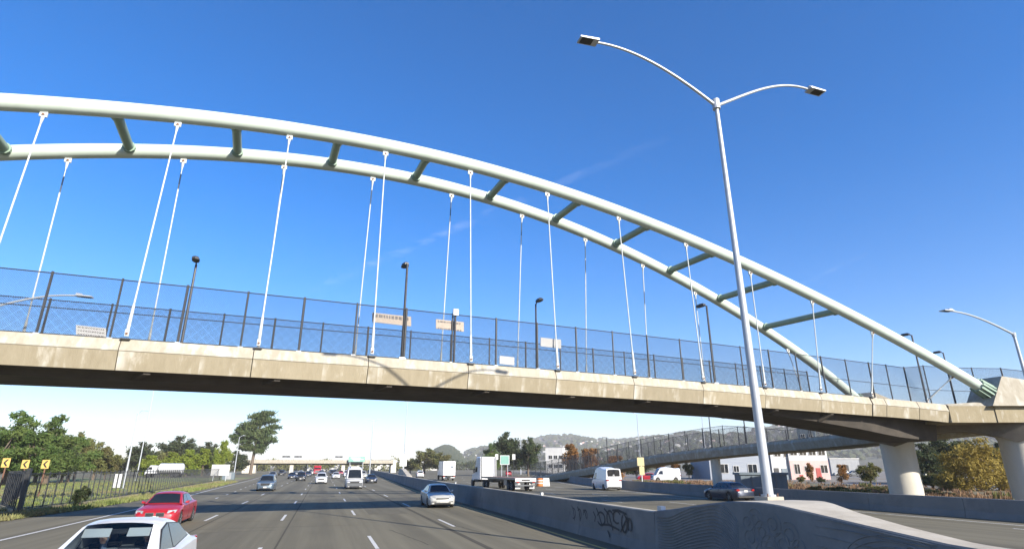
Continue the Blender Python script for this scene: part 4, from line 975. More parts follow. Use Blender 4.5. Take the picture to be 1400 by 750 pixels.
# right carriageway, driving away
vr = dup(van, 32.75, 66.2, 'white van driving away beside the right barrier', M['p_white'], rz=-.12, cat='van', name='white_van')
for ch in list(vr.children):
    if ch.name.startswith(('front_bumper', 'roof_vent')): bpy.data.objects.remove(ch)
for s in (-1, 1): MB().box((s * .42, -2.745, 1.85), (.66, .03, .62)).obj('rear_door_window', M['glass'], vr); MB().box((s * .02, -2.775, 1.3), (.012, .02, 1.6)).obj('door_seam', M['black'], vr)
dup(red, 31.95, 42.4, 'dark blue sedan driving away just left of the lamp post foot', M['p_dark'], rz=-.03, cat='car', name='dark_sedan')
dup(suv, 24.5, 158, 'white suv driving away beside the box truck', M['p_white'], rz=-.08, cat='car', name='white_suv')
dup(suv, 55, 178, 'red suv driving away beyond the flatbed truck', M['p_red'], rz=-.3, cat='car', name='red_suv')
for u, v, k, p, lab in ((886, 656, 'red', 'p_red', 'red parked car under the ramp beside the parked white van'), (1150, 650, 'suv', 'p_silver', 'silver pickup-like car parked behind the pier at right'), (1168, 651, 'suv', 'p_grey', 'grey car parked close to the pier column')):
    g = G(u, v); dup(red if k == 'red' else suv, g.x, g.y, lab, M[p], rz=1.2, group='cars parked off the freeway', cat='car', name='parked_car')
g = G(910, 657); dup(vr, g.x, g.y, 'small white van parked under the ramp', M['p_white'], rz=1.35, group='cars parked off the freeway', cat='van', name='parked_van')
g = G(790, 651); dup(suv, g.x, g.y, 'white car half hidden behind the wall below the ramp', M['p_white'], rz=1.3, group='cars parked off the freeway', cat='car', name='parked_car')
# trucks
def truck_wheels(e, ys, hw, r=.5, dual=False):
    for y in ys:
        for s in (-1, 1): wheel(e, s * (hw - .16), y, r, s, .3)
def cab(e, pm, y0, hw, sleeper):
    b = MB(); st = [(y0, 1.0, 3.0 if not sleeper else 3.9), (y0 + 1.6, 1.0, 3.05 if not sleeper else 3.95), (y0 + 1.9, 1.0, 2.7 if not sleeper else 3.3), (y0 + 2.35, 1.0, 1.95), (y0 + 3.6 if sleeper else y0 + 2.6, .7, 1.7), (y0 + 3.9 if sleeper else y0 + 2.75, .6, 1.2)]
    b.rings([[(-hw, y, zb), (hw, y, zb), (hw * .98, y, zt_ - .12), (hw * .85, y, zt_), (-hw * .85, y, zt_), (-hw * .98, y, zt_ - .12)] for y, zb, zt_ in st]); b.obj('cab', pm, e, smooth=25)
    a, c = st[2], st[3]
    for s in (-1, 1):
        MB().add([(s * (hw + .006), y0 + 1.0, 1.95), (s * (hw + .006), y0 + 2.15, 1.95), (s * (hw + .004), y0 + 1.85, 2.6), (s * (hw + .004), y0 + 1.0, 2.6)], [(0, 1, 2, 3)]).obj('side_window', M['glass'], e)
        MB().box((s * (hw + .16), y0 + 2.1, 2.1), (.14, .1, .6)).obj('mirror', M['black'], e)
        MB().box((s * hw * .7, st[-1][0] + .01, 1.0), (.36, .05, .2)).obj('headlight', M['lens'], e)
    MB().rings([[(-hw * .86, a[0] + .02, a[2] - .1), (hw * .86, a[0] + .02, a[2] - .1)], [(-hw * .86, c[0] + .04, c[2] + .05), (hw * .86, c[0] + .04, c[2] + .05)]], closed=False).obj('windscreen', M['glass'], e)
    MB().box((0, st[-1][0], 1.15), (1.2, .06, .7)).obj('grille', M['chrome'], e)
bt = empty('box_truck', (24.6, 121, 0), -.06, 'white box truck driving away in the right carriageway', 'truck')
MB().box((0, 2.6, 2.35), (2.5, 7.0, 2.75)).obj('cargo_box', M['p_white'], bt)
cb = MB(); 
for s in (-1, 1): MB().box((s * .62, -.91, 2.35), (1.18, .04, 2.6)).obj('rear_door', M['p_white'], bt); MB().box((s * 1.05, -.88, .82), (.3, .06, .14)).obj('tail_light', M['tail'], bt)
MB().box((.55, -.935, 2.6), (.5, .01, .35)).obj('decal', M['bin'], bt)
MB().box((0, 2.6, .85), (.9, 8.5, .25)).obj('chassis', M['black'], bt); MB().box((0, -.8, .6), (2.3, .12, .18)).obj('rear_bumper', M['signback'], bt)
cab(bt, M['p_white'], 6.2, 1.15, False); truck_wheels(bt, (.9, 7.8), 1.2)
ft = empty('flatbed_truck', (22.0, 64.7, 0), .03, 'white sleeper cab truck pulling an empty flatbed trailer with brown deck', 'truck')
MB().box((0, 6.6, 1.36), (2.55, 13.2, .10)).obj('deck', M['bed'], ft)
for s in (-1, 1): MB().box((s * 1.27, 6.6, 1.30), (.05, 13.2, .2)).obj('side_rail', M['p_grey'], ft); MB().box((s * .45, 6.6, 1.1), (.12, 12.8, .36)).obj('frame_beam', M['black'], ft)
MB().box((0, -.04, 1.2), (2.5, .08, .38)).obj('tail_panel', M['p_white'], ft); MB().box((0, -.09, 1.18), (1.0, .03, .16)).obj('plate_recess', M['black'], ft)
MB().box((0, -.02, .62), (2.3, .1, .14)).obj('underride_bar', M['p_grey'], ft)
for s in (-1, 1): MB().box((s * .95, -.02, .85), (.08, .08, .5)).obj('underride_post', M['p_grey'], ft); MB().box((s * .95, -.09, .98), (.3, .03, .12)).obj('tail_light', M['tail'], ft); MB().box((s * .85, .25, .55), (.6, .03, .6)).obj('mud_flap', M['plate'], ft)
MB().box((-1.0, 3.6, .85), (.4, 1.1, .6)).obj('tool_box', M['p_grey'], ft)
truck_wheels(ft, (1.3, 2.6, 11.2, 12.5, 18.2), 1.25, .5)
MB().box((0, 15.0, .85), (.9, 8, .28)).obj('chassis', M['black'], ft); cab(ft, M['p_white'], 14.6, 1.22, True)
MB().box((-.35, 14.58, 2.55), (.06, .03, .7), ry=R(50)).obj('air_hose', M['black'], ft)
for s in (-1, 1): MB().tube([(s * 1.0, 14.3, 1.0), (s * 1.0, 14.3, 3.9)], .07, 8).obj('exhaust_stack', M['chrome'], ft)
rt_ = empty('red_truck', (-1.6, 222, 0), math.pi, 'red truck above the jam seen before the far overpass', 'truck')
MB().box((0, -2.5, 2.05), (2.4, 6, 2.1)).obj('cargo_box', M['p_red'], rt_); cab(rt_, M['p_red'], .7, 1.15, False); truck_wheels(rt_, (-4.2, 2.4), 1.2); MB().box((0, -1, .85), (.9, 8, .25)).obj('chassis', M['black'], rt_)

# ------------------------------------------------------------------ roadside signs and fence at left
def chevron(g, h, label):
    e = empty('chevron_sign', (g.x, g.y, 0), R(-14), label, 'sign', 'yellow chevron signs behind the left fence')
    MB().tube([(0, 0, 0), (0, 0, h + .05)], .06, 6).obj('post', M['rust'], e)
    MB().box((0, -.07, h), (.68, .02, .78)).obj('sign_face', M['signyellow'], e)
    a = MB()
    for sg in (1, -1):
        a.add([(-.21, -.085, h), (.04, -.085, h + sg * .29), (.21, -.085, h + sg * .29), (-.04, -.085, h)], [(0, 1, 2, 3)])
    a.obj('arrow', M['graf'], e)
for (u, v, vt), lab in zip(((52, 678, 634), (24, 678, 634), (-4, 680, 632)), ('yellow chevron sign nearest the pine row corner, right of the other two', 'middle yellow chevron sign on a rusty post behind the left fence', 'yellow chevron sign cut by the left picture edge')):
    g = G(u, v); D = (g - CAMP).dot(FWD)
    d = ray(u + 9, vt); h = CAMH + d.z / math.hypot(d.x, d.y) * math.hypot(g.x, g.y); chevron(g, h, lab)
g = G(158, 669); e = empty('sign_pair', (g.x, g.y, 0), 0, 'pair of tall narrow white sign backs by the left fence', 'sign')
for s in (-1, 1): MB().box((.24 * s, -.03, 1.02), (.36, .03, 1.55)).obj('panel', M['signback'], e)
MB().tube([(0, .03, 0), (0, .03, 1.8)], .05, 6).obj('post', M['dkpole'], e)
g0, g1_ = G(288, 660), G(308, 656); c = (g0 + g1_) / 2; e = empty('sign_board', (c.x, c.y, 0), 0, 'wide white blank sign board on two posts at the left verge', 'sign')
for s in (-1, 1): MB().box((1.1 * s, .06, 1.5), (.13, .13, 3.0)).obj('post', M['galv'], e)
MB().box((0, 0, 2.05), (3.1, .05, 1.95)).obj('panel', M['signback'], e)
g = G(312, 655); e = empty('electric_cabinet', (g.x, g.y, 0), 0, 'low grey utility cabinet near the wide white sign board', 'cabinet'); MB().box((0, 0, .75), (2.4, 1.2, 1.5)).obj('housing', M['bin'], e); MB().box((0, -.61, .75), (1.1, .02, 1.3)).obj('door', M['roofgrey'], e)
# iron fence along the verge
def bar_fence(pts, h, step, label, mesh_pitch=.26):
    loc = Vector(pts[0]); f = empty('iron_fence', loc, 0, label, 'fence'); P = [Vector(p) for p in pts]
    pos = []
    for a, b in zip(P[:-1], P[1:]):
        L = (b - a).length; n = max(1, round(L / step))
        for i in range(n): pos.append(a.lerp(b, i / n))
    pos.append(P[-1])
    me = MB().box((0, 0, h / 2), (.06, .06, h)).mesh('bar', M['fence'])
    for i, p in enumerate(pos): o = link('bar', me, f); o.location = p - loc
    for a, b in zip(P[:-1], P[1:]):
        for z in (.25, h - .12): MB().bar(a - loc + _Z * z, b - loc + _Z * z, .05).obj('rail', M['fence'], f)
        MB().bar(a - loc + _Z * .08, b - loc + _Z * .08, .3, .2).obj('footing', M['conc'], f)
    for i in range(0, len(pos) - 1, 2):
        j = min(i + 2, len(pos) - 1)
        if pos[i].y < 110: wire_panel(pos[i] + _Z * .1, pos[j] + _Z * .1, h - .2, h - .2, mesh_pitch, .0032, 'mesh_panel', f, loc)
    return f
f = bar_fence([(-16.9, 43.8, 0), (-16.3, 52, 0), (-16.5, 70, 0), (-17.0, 88, 0), (-18.6, 128, 0)], 2.3, 1.15, 'dark iron bar fence between the left verge and the grass field')
MB().box((-.05, -.1, 1.25), (.22, .22, 2.5)).obj('corner_post', M['fence'], f)
bar_fence([(-26, 67, 0), (-20.4, 49.7, 0), (-17.3, 43.9, 0)], 2.3, .8, 'denser dark iron fence running back from the corner post at far left')
# overpass far down the freeway
YO = 300.0
ov = empty('road_overpass', tuple(atY(440, 640, YO) * 1 - _Z * atY(440, 640, YO).z), 0, 'pale concrete road overpass crossing the freeway in the distance', 'bridge')
ol = ov.location.copy()
def ox(u): return atY(u, 638, YO).x - ol.x
def oz(v): return atY(440, v, YO).z
MB().box(((ox(336) + ox(536)) / 2, 0, (oz(628.5) + oz(633)) / 2), (ox(536) - ox(336), 9, oz(628.5) - oz(633))).obj('deck', M['conc_lip'], ov)
MB().box(((ox(336) + ox(536)) / 2, .4, oz(633) - .25), (ox(536) - ox(336), 7.4, .5)).obj('girder', M['conc_shaded'], ov)
MB().box(((ox(330) + ox(353)) / 2, 1, oz(632) / 2), (ox(352) - ox(334), 8, oz(632))).obj('abutment', M['conc_pier'], ov)
MB().box((ox(537), 1, oz(628) / 2), (ox(540) - ox(533), 8, oz(628))).obj('abutment', M['conc_pier'], ov)
for u in (399, 469): MB().box((ox(u), 0, oz(633) / 2), (1.6, 6, oz(633))).obj('pier', M['conc_pier'], ov)
for v in (622.5, 625.5): MB().bar((ox(347), -4.3, oz(v)), (ox(470), -4.3, oz(v)), .14).obj('rail', M['galv'], ov)
for u in range(348, 471, 6): MB().bar((ox(u), -4.3, oz(628.6)), (ox(u), -4.3, oz(622.4)), .14).obj('rail_post', M['galv'], ov)
for u in (390, 406, 462): MB().box((ox(u), -2, oz(624)), (3.4, .3, .7)).obj('sign_bracket', M['dkpole'], ov)
e = empty('overhead_sign', (ol.x + ox(486), YO - 6, 0), 0, 'pale green overhead freeway sign beside the overpass pier', 'sign')
MB().box((0, 0, oz(627.3)), (ox(497) - ox(475), .2, oz(624) - oz(631))).obj('panel', M['signgreen'], e)
for s in (-1, 1): MB().tube([(s * 3, .3, 0), (s * 3, .3, oz(624))], .15, 6).obj('post', M['galv'], e)
for i, (u, w) in enumerate(((-.6, 4.6), (.4, 5.4), (-.1, 3))): MB().box((u, -.12, oz(625.4 + i * 1.9)), (w, .02, .32)).obj('legend', M['signback'], e)
g = G(556, 653); e = empty('sign_board', (g.x - 1.2, g.y - 1, 0), 0, 'white sign back on a post at the median below the thin light pole', 'sign')
MB().tube([(0, .1, 0), (0, .1, 5.6)], .12, 8).obj('post', M['galv'], e); MB().box((0, 0, 4.2), (1.7, .06, 2.8)).obj('panel', M['signback'], e)
g = G(558, 657); e = empty('barrier_end', (g.x + .2, g.y, 0), 0, 'pale sloped concrete transition where the median barrier rises', 'barrier')
MB().rings([[(-.7, 0, 0), (.7, 0, 0), (.5, 0, .95), (-.5, 0, .95)], [(-.7, 9, 0), (.7, 9, 0), (.4, 9, 2.2), (-.4, 9, 2.2)], [(-.7, 14, 0), (.7, 14, 0), (.4, 14, 2.3), (-.4, 14, 2.3)]]).obj('block', M['conc_top_lit'], e)
g = G(690, 652); e = empty('guide_sign', (g.x, g.y, 0), -.2, 'pale green road sign on posts behind the flatbed truck', 'sign')
MB().box((0, 0, 4.4), (2.5, .08, 2.4)).obj('panel', M['signback'], e); MB().box((0, -.05, 4.4), (2.2, .03, 2.1)).obj('face', M['signgreen'], e)
for s in (-1, 1): MB().box((s * .8, .1, 2.2), (.14, .14, 4.4)).obj('post', M['galv'], e)
for s, lab in ((-1, 'cream warning board left of the pale green road sign'), (1, 'cream warning board right of the pale green road sign')):
    e2 = empty('warning_board', (g.x + s * 2.4, g.y - .5, 0), -.2, lab, 'sign'); MB().box((0, 0, 5.2), (.8, .05, 1.4)).obj('panel', M['signback'], e2); MB().tube([(0, .06, 0), (0, .06, 5.6)], .06, 6).obj('post', M['dkpole'], e2)
g = G(877, 666); e = empty('yellow_sign', (g.x + .2, g.y, 0), -.3, 'two stacked yellow sign panels on a pole behind the right barrier', 'sign')
MB().tube([(0, .06, 0), (0, .06, 3.6)], .07, 8).obj('post', M['signback'], e); MB().box((-.05, 0, 3.27), (.92, .03, 1.06)).obj('panel', M['paleyellow'], e); MB().box((.04, 0, 2.13), (.66, .03, 1.1)).obj('panel', M['paleyellow'], e)
g = G(738, 664); e = empty('crash_barrel', (g.x, g.y, 0), 0, 'orange traffic barrel behind the flatbed trailer tail', 'barrel')
MB().lathe([(.48, 0), (.5, .1), (.44, .12), (.44, 1.0), (.36, 1.08), (.01, 1.1)], 16).obj('drum', M['orange'], e)
for z in (.35, .7): MB().lathe([(.443, z), (.447, z + .01), (.447, z + .13), (.443, z + .14)], 16).obj('stripe', M['signback'], e)
g = G(748, 664); e = empty('concrete_block', (g.x, g.y + .5, 0), -.2, 'white concrete block beside the orange traffic barrel', 'block'); MB().rings([[(-.5, -.5, 0), (.5, -.5, 0), (.5, .5, 0), (-.5, .5, 0)], [(-.42, -.45, 1.1), (.42, -.45, 1.1), (.42, .45, 1.1), (-.42, .45, 1.1)]]).obj('block', M['signback'], e)
# white tanker parked beyond the field
g = G(226, 652); e = empty('tank_truck', (g.x, g.y, 0), 1.35, 'white round-bodied tank truck parked beyond the grass field', 'truck')
MB().tube([(0, -4.2, 2.3), (0, -4, 2.3), (0, 1.6, 2.3), (0, 1.8, 2.3)], [.9, 1.25, 1.25, .9], 18).obj('tank', M['p_white'], e, smooth=40); cab(e, M['p_white'], 2.2, 1.15, False); truck_wheels(e, (-3.2, -2, 4), 1.2); MB().box((0, 0, .9), (.9, 9, .3)).obj('chassis', M['black'], e)

# ------------------------------------------------------------------ buildings at the right
def facade(name, a, b, depth, h, m, label, cat='building', roof='roofgrey', wins=(), doors=(), base=None, z0=0.0):
    a = Vector((a[0], a[1], z0)); b = Vector((b[0], b[1], z0)); t = (b - a); L = t.length; t.normalize(); nb = Vector((-t.y, t.x, 0))
    e = empty(name, a, math.atan2(t.y, t.x), label, cat)
    MB().box((L / 2, depth / 2, h / 2), (L, depth, h)).obj('wall', m, e)
    MB().box((L / 2, depth / 2, h + .12), (L + .3, depth + .3, .24)).obj('roof', M[roof], e)
    if base: MB().box((L / 2, -.02, base[0] / 2), (L + .02, .06, base[0])).obj('lower_wall', base[1], e)
    for x, z, w, hh in wins:
        f = MB().box((x, -.07, z), (w + .18, .10, hh + .18)).obj('window', M['stucco_w'], e); MB().box((x, -.10, z), (w, .06, hh)).obj('pane', M['glass'], f); MB().box((x, -.135, z), (.07, .02, hh)).obj('mullion', M['stucco_w'], f)
    for x, w, hh, mm in doors: MB().box((x, -.08, hh / 2), (w, .08, hh)).obj('door', mm, e)
    return e
A, B_, Cc, Dd = G(972, 655), G(1056, 655), G(1080, 655), G(1136, 655)
facade('warehouse', A, B_, 14, 5.4, M['stucco_b'], 'grey blue siding warehouse seen under the ramp beside the lamp post', wins=[(3.2, 2.3, 1.6, 1.8), (5.8, 2.2, 1.1, 1.2), (9.4, 2.3, 1.9, 1.7)], doors=[(1.4, 1.2, 2.4, M['bin'])])
facade('white_annex', B_ - Vector((0, .4, 0)), Cc, 12, 6.8, M['stucco_w'], 'white flat-roofed annex right of the lamp post with tagged wall', wins=[(1.6, 5.3, 1.4, .9), (3.6, 5.2, 1.0, .9)], doors=[(.9, 1.1, 2.4, M['black']), (2.8, 1.4, 2.3, M['bin'])])
tl = (Dd - Cc).length
facade('townhouse', Cc - Vector((0, .6, 0)), Dd, 11, 7.6, M['stucco_w'], 'white over pink townhouse row with red doors behind the ramp', base=(4.0, M['stucco_p']), wins=[(tl * f, 5.6, 1.5, 1.0) for f in (.13, .37, .61, .85)] + [(tl * .17, 2.2, 1.2, 2.0), (tl * .85, 2.2, 1.5, 1.6), (tl * .40, 2.3, .8, 1.0)], doors=[(tl * .7, 1.1, 2.4, M['door_red']), (tl * .25, .8, 1.0, M['door_red'])])
a = G(1138, 650) ; b = G(1178, 650); facade('carport', a, b, 10, 5.0, M['roofgrey'], 'low grey building with long white roof edge near the pier', roof='stucco_w', doors=[(4, 3, 3.2, M['black']), (10, 3, 3.2, M['black'])])
a, b = G(1030, 671), G(1088, 671.5); facade('steel_container', Vector((45.3, 57.5, 0)), Vector((50.0, 55.6, 0)), 2.4, 1.75, M['bin'], 'blue grey steel container behind the right barrier at the lamp post', 'container', roof='bin', doors=[(1.2, .06, 1.6, M['p_grey']), (2.5, .06, 1.6, M['p_grey']), (3.8, .06, 1.6, M['p_grey'])])
a, b = atD(746, 637, 240), atD(770, 636, 238); facade('apartment_house', (a.x, a.y), (b.x, b.y), 10, 10.5, M['stucco_w'], 'white multi-storey house behind the low end of the ramp', wins=[(2.2 + 2.2 * i, z, 1.4, 1.3) for i in range(3) for z in (3, 6.6)])
a, b = atD(1236, 636, 95), atD(1262, 636, 92); facade('shed', (a.x, a.y), (b.x, b.y), 4, 4.2, M['stucco_w'], 'small white shed glimpsed between pier column and dark trees', doors=[(1.4, 1.0, 2.2, M['bin'])])
a, b = atD(1058, 606, 330), atD(1036, 606, 330)
a, b = atD(1097, 640, 150), atD(1122, 640, 148); facade('grey_tower_block', (a.x, a.y), (b.x, b.y), 6, 12.6, M['bin'], 'dark grey block rising above the ramp fence at right', wins=[(1.3, 10.4, .9, 1.0), (3.2, 10.4, .9, 1.0)])
for i, (u, v, D, L, h, lab) in enumerate(((520, 642, 520, 30, 9, 'low pale building beyond the overpass'), (575, 641, 480, 22, 7, 'low cream building behind the olive bushes'))):
    a = atD(u, v, D); facade('low_building', (a.x, a.y), (a.x + L, a.y - 5), 14, h, M['stucco_w'], lab, wins=[(4 + 5 * k, h * .55, 2.2, 1.6) for k in range(4)])

# ------------------------------------------------------------------ vegetation
def crown_mesh(blobs, m, n, size, elong=1.6, up=.2, cl=9, sd=.2, seed=1, shell=.55):
    r = np.random.default_rng(seed); blobs = np.array(blobs, float); vol = np.cbrt(blobs[:, 3] * blobs[:, 4] * blobs[:, 5]) ** 2; vol /= vol.sum()
    cents = []; 
    for i, bl in enumerate(blobs):
        d = r.normal(size=(cl, 3)); d /= np.linalg.norm(d, axis=1)[:, None]; rad = shell + (1 - shell) * r.random((cl, 1)) ** .6
        cents.append(np.concatenate([bl[:3] + d * rad * bl[3:6], np.repeat(bl[3:6][None] * sd, cl, 0)], 1))
    cents = np.concatenate(cents); wgt = np.repeat(vol, cl); wgt /= wgt.sum()
    ci = r.choice(len(cents), n, p=wgt); C0 = cents[ci, :3] + np.clip(r.normal(size=(n, 3)), -2.1, 2.1) * cents[ci, 3:6]
    a = r.normal(size=(n, 3)); a[:, 2] += up; a /= np.linalg.norm(a, axis=1)[:, None]; b = np.cross(a, r.normal(size=(n, 3))); b /= np.linalg.norm(b, axis=1)[:, None]
    s = size * r.uniform(.55, 1.3, (n, 1)); a = a * s * elong; b = b * s / elong * .9
    V = np.stack([C0 - a, C0 + b, C0 + a, C0 - b], 1).reshape(-1, 3)
    me = bpy.data.meshes.new('crown'); me.vertices.add(4 * n); me.vertices.foreach_set('co', V.ravel()); me.loops.add(4 * n); me.loops.foreach_set('vertex_index', np.arange(4 * n, dtype=np.int32))
    me.polygons.add(n); me.polygons.foreach_set('loop_start', np.arange(0, 4 * n, 4, dtype=np.int32)); me.update(calc_edges=True); me.materials.append(m)
    return me, cents[:, :3]
def tree_proto(blobs, m, n, size, trunk_r, trunk_top, seed, lean=(0, 0), **kw):
    me, ce = crown_mesh(blobs, m, n, size, seed=seed, **kw); t = MB(); rr = random.Random(seed)
    top = Vector((lean[0], lean[1], trunk_top)); pts = [Vector((0, 0, -.1)), Vector((lean[0] * .2, lean[1] * .2, trunk_top * .35)), Vector((lean[0] * .55, lean[1] * .55, trunk_top * .7)), top]
    t.tube(pts, [trunk_r * 1.25, trunk_r, trunk_r * .75, trunk_r * .3], 8)
    for c in rr.sample(list(map(tuple, ce)), min(len(ce), 12)):
        f = rr.uniform(.35, .95); p = pts[1].lerp(top, f); q = Vector(c); t.tube([p, p.lerp(q, .5) + Vector((0, 0, -.1 * trunk_r)), q], [trunk_r * .45, trunk_r * .28, trunk_r * .08], 5)
    return me, t.mesh('trunk', M['bark'])
def tree(proto, loc, sc, rz, name, label, group=None, cat='tree'):
    e = empty(name, loc, rz, label, cat, group); e.scale = sc if isinstance(sc, tuple) else (sc,) * 3
    link('crown', proto[0], e); link('trunk', proto[1], e); return e
PR = {}
PR['pine'] = tree_proto([(0, 0, 4.6, 3.2, 3.2, 1.6), (-1.2, .4, 6.2, 2.3, 2.3, 1.3), (1.1, -.4, 6.9, 2.0, 2.0, 1.2), (0, .2, 8.4, 1.5, 1.5, 1.1), (.3, 0, 9.6, .9, .9, .8), (-1.6, -1, 3.2, 2.4, 2.4, 1.2), (1.8, 1, 3.4, 2.3, 2.3, 1.2)], M['pine'], 9000, .17, .28, 9.0, 3, elong=1.9, up=.5, cl=10, sd=.22)
PR['pine2'] = tree_proto([(0, 0, 4.0, 3.0, 3.0, 1.7), (1.3, .4, 5.4, 2.1, 2.1, 1.4), (-1.3, -.4, 6.0, 2.0, 2.0, 1.3), (.2, .2, 7.6, 1.5, 1.5, 1.3), (-1.9, 1, 3.0, 2.2, 2.2, 1.2)], M['pine'], 8000, .17, .25, 7.5, 5, elong=1.9, up=.5, cl=10, sd=.22)
PR['olive'] = tree_proto([(0, 0, 3.8, 2.4, 2.4, 2.2), (1.2, .3, 4.6, 1.6, 1.6, 1.4), (-1.2, -.3, 4.2, 1.7, 1.7, 1.5), (.2, 0, 5.8, 1.5, 1.5, 1.2)], M['olive'], 6500, .16, .2, 5, 7, elong=1.3)
PR['lime'] = tree_proto([(0, 0, 2.6, 2.0, 2.0, 2.1), (.6, .2, 4.2, 1.4, 1.4, 1.5), (-.7, -.2, 3.6, 1.4, 1.4, 1.4), (0, 0, 5.5, .8, .8, 1.0)], M['lime'], 6500, .15, .16, 4.6, 9, elong=1.3, shell=.7)
PR['dark'] = tree_proto([(0, 0, 4.4, 2.8, 2.8, 2.6), (1.4, .2, 5.6, 2.0, 2.0, 1.7), (-1.5, .2, 4.8, 2.0, 2.0, 1.8), (0, 0, 7.0, 1.6, 1.6, 1.3)], M['dkleaf'], 7000, .18, .25, 6, 11, elong=1.4)
PR['rust'] = tree_proto([(0, 0, 3.0, 1.3, 1.3, 2.4), (.3, .1, 5.0, .9, .9, 1.3)], M['rustleaf'], 3500, .14, .13, 5, 13, elong=1.4)
PR['gold'] = tree_proto([(0, 0, 2.2, 2.6, 2.0, 1.9), (1.4, .2, 3.6, 1.6, 1.5, 1.5), (-1.2, .1, 3.9, 1.6, 1.5, 1.5), (.4, 0, 5.0, 1.5, 1.4, 1.0), (-2.2, -.2, 1.8, 1.5, 1.4, 1.4), (2.2, .3, 1.6, 1.5, 1.4, 1.5)], M['gold'], 12000, .10, .14, 4.4, 17, elong=1.7, up=.6, cl=16, sd=.2, shell=.6)
cb_ = [(-3, .3, 8.4, 2.6, 2.0, .8), (1.2, -.3, 7.6, 2.6, 2.0, .9), (4.8, .2, 10.4, 2.6, 1.9, .8), (-5.2, 0, 13.4, 2.2, 1.6, .7), (5.0, 0, 16.6, 2.2, 1.6, .6), (-4.6, 0, 10.5, 3.0, 2.4, .9), (-2.5, .5, 12.6, 3.6, 2.6, 1.2), (.5, -.4, 11.2, 3.8, 2.8, 1.2), (3.6, .4, 13.2, 3.0, 2.2, .9), (6.4, .2, 14.6, 2.2, 1.5, .6), (-1.6, 0, 15.0, 3.2, 2.4, 1.1), (1.8, .2, 16.6, 3.0, 2.2, 1.0), (3.2, -.2, 18.8, 2.2, 1.8, .9), (.2, 0, 17.8, 2.4, 2.0, .9), (2.4, .4, 9.2, 2.0, 1.6, .8), (-6.6, .3, 11.6, 1.8, 1.3, .5)]
PR['cypress'] = tree_proto(cb_, M['cyp'], 11500, .34, .5, 17.5, 19, lean=(1.6, 0), elong=2.2, up=.4, cl=12, sd=.34)
def put(kind, u, vtop, D, label, name, group, wpx=None, base_h=None, vb=None):
    g = atD(u, 640, D); g.z = 0
    d = ray(u, vtop); Ht = CAMH + d.z / math.hypot(d.x, d.y) * math.hypot(g.x, g.y)
    top = {'pine': 10.3, 'pine2': 8.9, 'olive': 7.0, 'lime': 6.4, 'dark': 8.3, 'rust': 6.3, 'gold': 6.0, 'cypress': 19.8}[kind]
    wid = {'pine': 8.4, 'pine2': 7.6, 'olive': 6.4, 'lime': 5.0, 'dark': 7.4, 'rust': 3.0, 'gold': 7.0, 'cypress': 16.5}[kind]
    s = Ht / top; sx_ = s if wpx is None else wpx * D / FPX / wid
    return tree(PR[kind], (g.x, g.y, 0), (sx_, sx_, s), (random.uniform(-.4, .4) if kind in ('gold', 'cypress') else random.random() * 6.28), name, label, group)
LT = 'trees beyond the left field'
for a in (('pine', 12, 563, 84, 'dark pine at the left picture edge behind the chevron signs', 'pine_tree', LT, 95), ('pine', 66, 568, 92, 'tall dark pine above the rightmost chevron sign', 'pine_tree', LT, 75), ('pine2', 38, 590, 80, 'lower bushy pine between the two tall pines', 'pine_tree', LT, 80),
          ('pine', -14, 584, 88, 'dark pine cut off by the left picture edge', 'pine_tree', LT, 80), ('dark', 52, 602, 98, 'dark bushy tree filling the gap between the tall pines', 'broadleaf_tree', LT, 64), ('olive', 146, 616, 122, 'low olive tree at the very end of the pine row', 'broadleaf_tree', LT, 38), ('pine2', 96, 598, 104, 'bushy pine just right of the rightmost tall pine', 'pine_tree', LT, 62),
          ('olive', 104, 590, 112, 'yellow olive tree right of the tall pines', 'broadleaf_tree', LT, 42), ('olive', 130, 604, 120, 'rounded olive tree at the right end of the pine row', 'broadleaf_tree', LT, 44), ('dark', 88, 612, 100, 'dark low tree under the tall pine', 'broadleaf_tree', LT, 50),
          ('dark', 192, 604, 190, 'dark round tree between the two pale light poles', 'broadleaf_tree', LT, 50), ('dark', 246, 596, 205, 'tall dark olive tree above the white tank truck', 'broadleaf_tree', LT, 62), ('olive', 222, 612, 200, 'olive tree left of the tall tree above the tank truck', 'broadleaf_tree', LT, 40),
          ('lime', 204, 622, 172, 'yellow green tree right of the tall pale pole', 'broadleaf_tree', LT, 34), ('lime', 234, 618, 176, 'yellow green tree directly above the white tank truck', 'broadleaf_tree', LT, 36), ('lime', 256, 614, 178, 'yellow green tree right of the white tank truck', 'broadleaf_tree', LT, 32), ('lime', 277, 613, 180, 'yellow green tree left of the pointed one', 'broadleaf_tree', LT, 34), ('lime', 302, 602, 178, 'pointed yellow green tree above the white sign board', 'broadleaf_tree', LT, 28),
          ('dark', 283, 604, 230, 'dark tree behind the yellow green row', 'broadleaf_tree', LT, 46), ('dark', 322, 616, 215, 'dark shrubby tree at the foot of the cypress', 'broadleaf_tree', LT, 36), ('olive', 165, 625, 200, 'low grey olive tree left of the pale poles', 'broadleaf_tree', LT, 40)): put(*a)
put('cypress', 343, 560, 215, 'lone wide-crowned cypress left of the overpass', 'cypress_tree', None, 63)
RT = 'trees beyond the right carriageway'
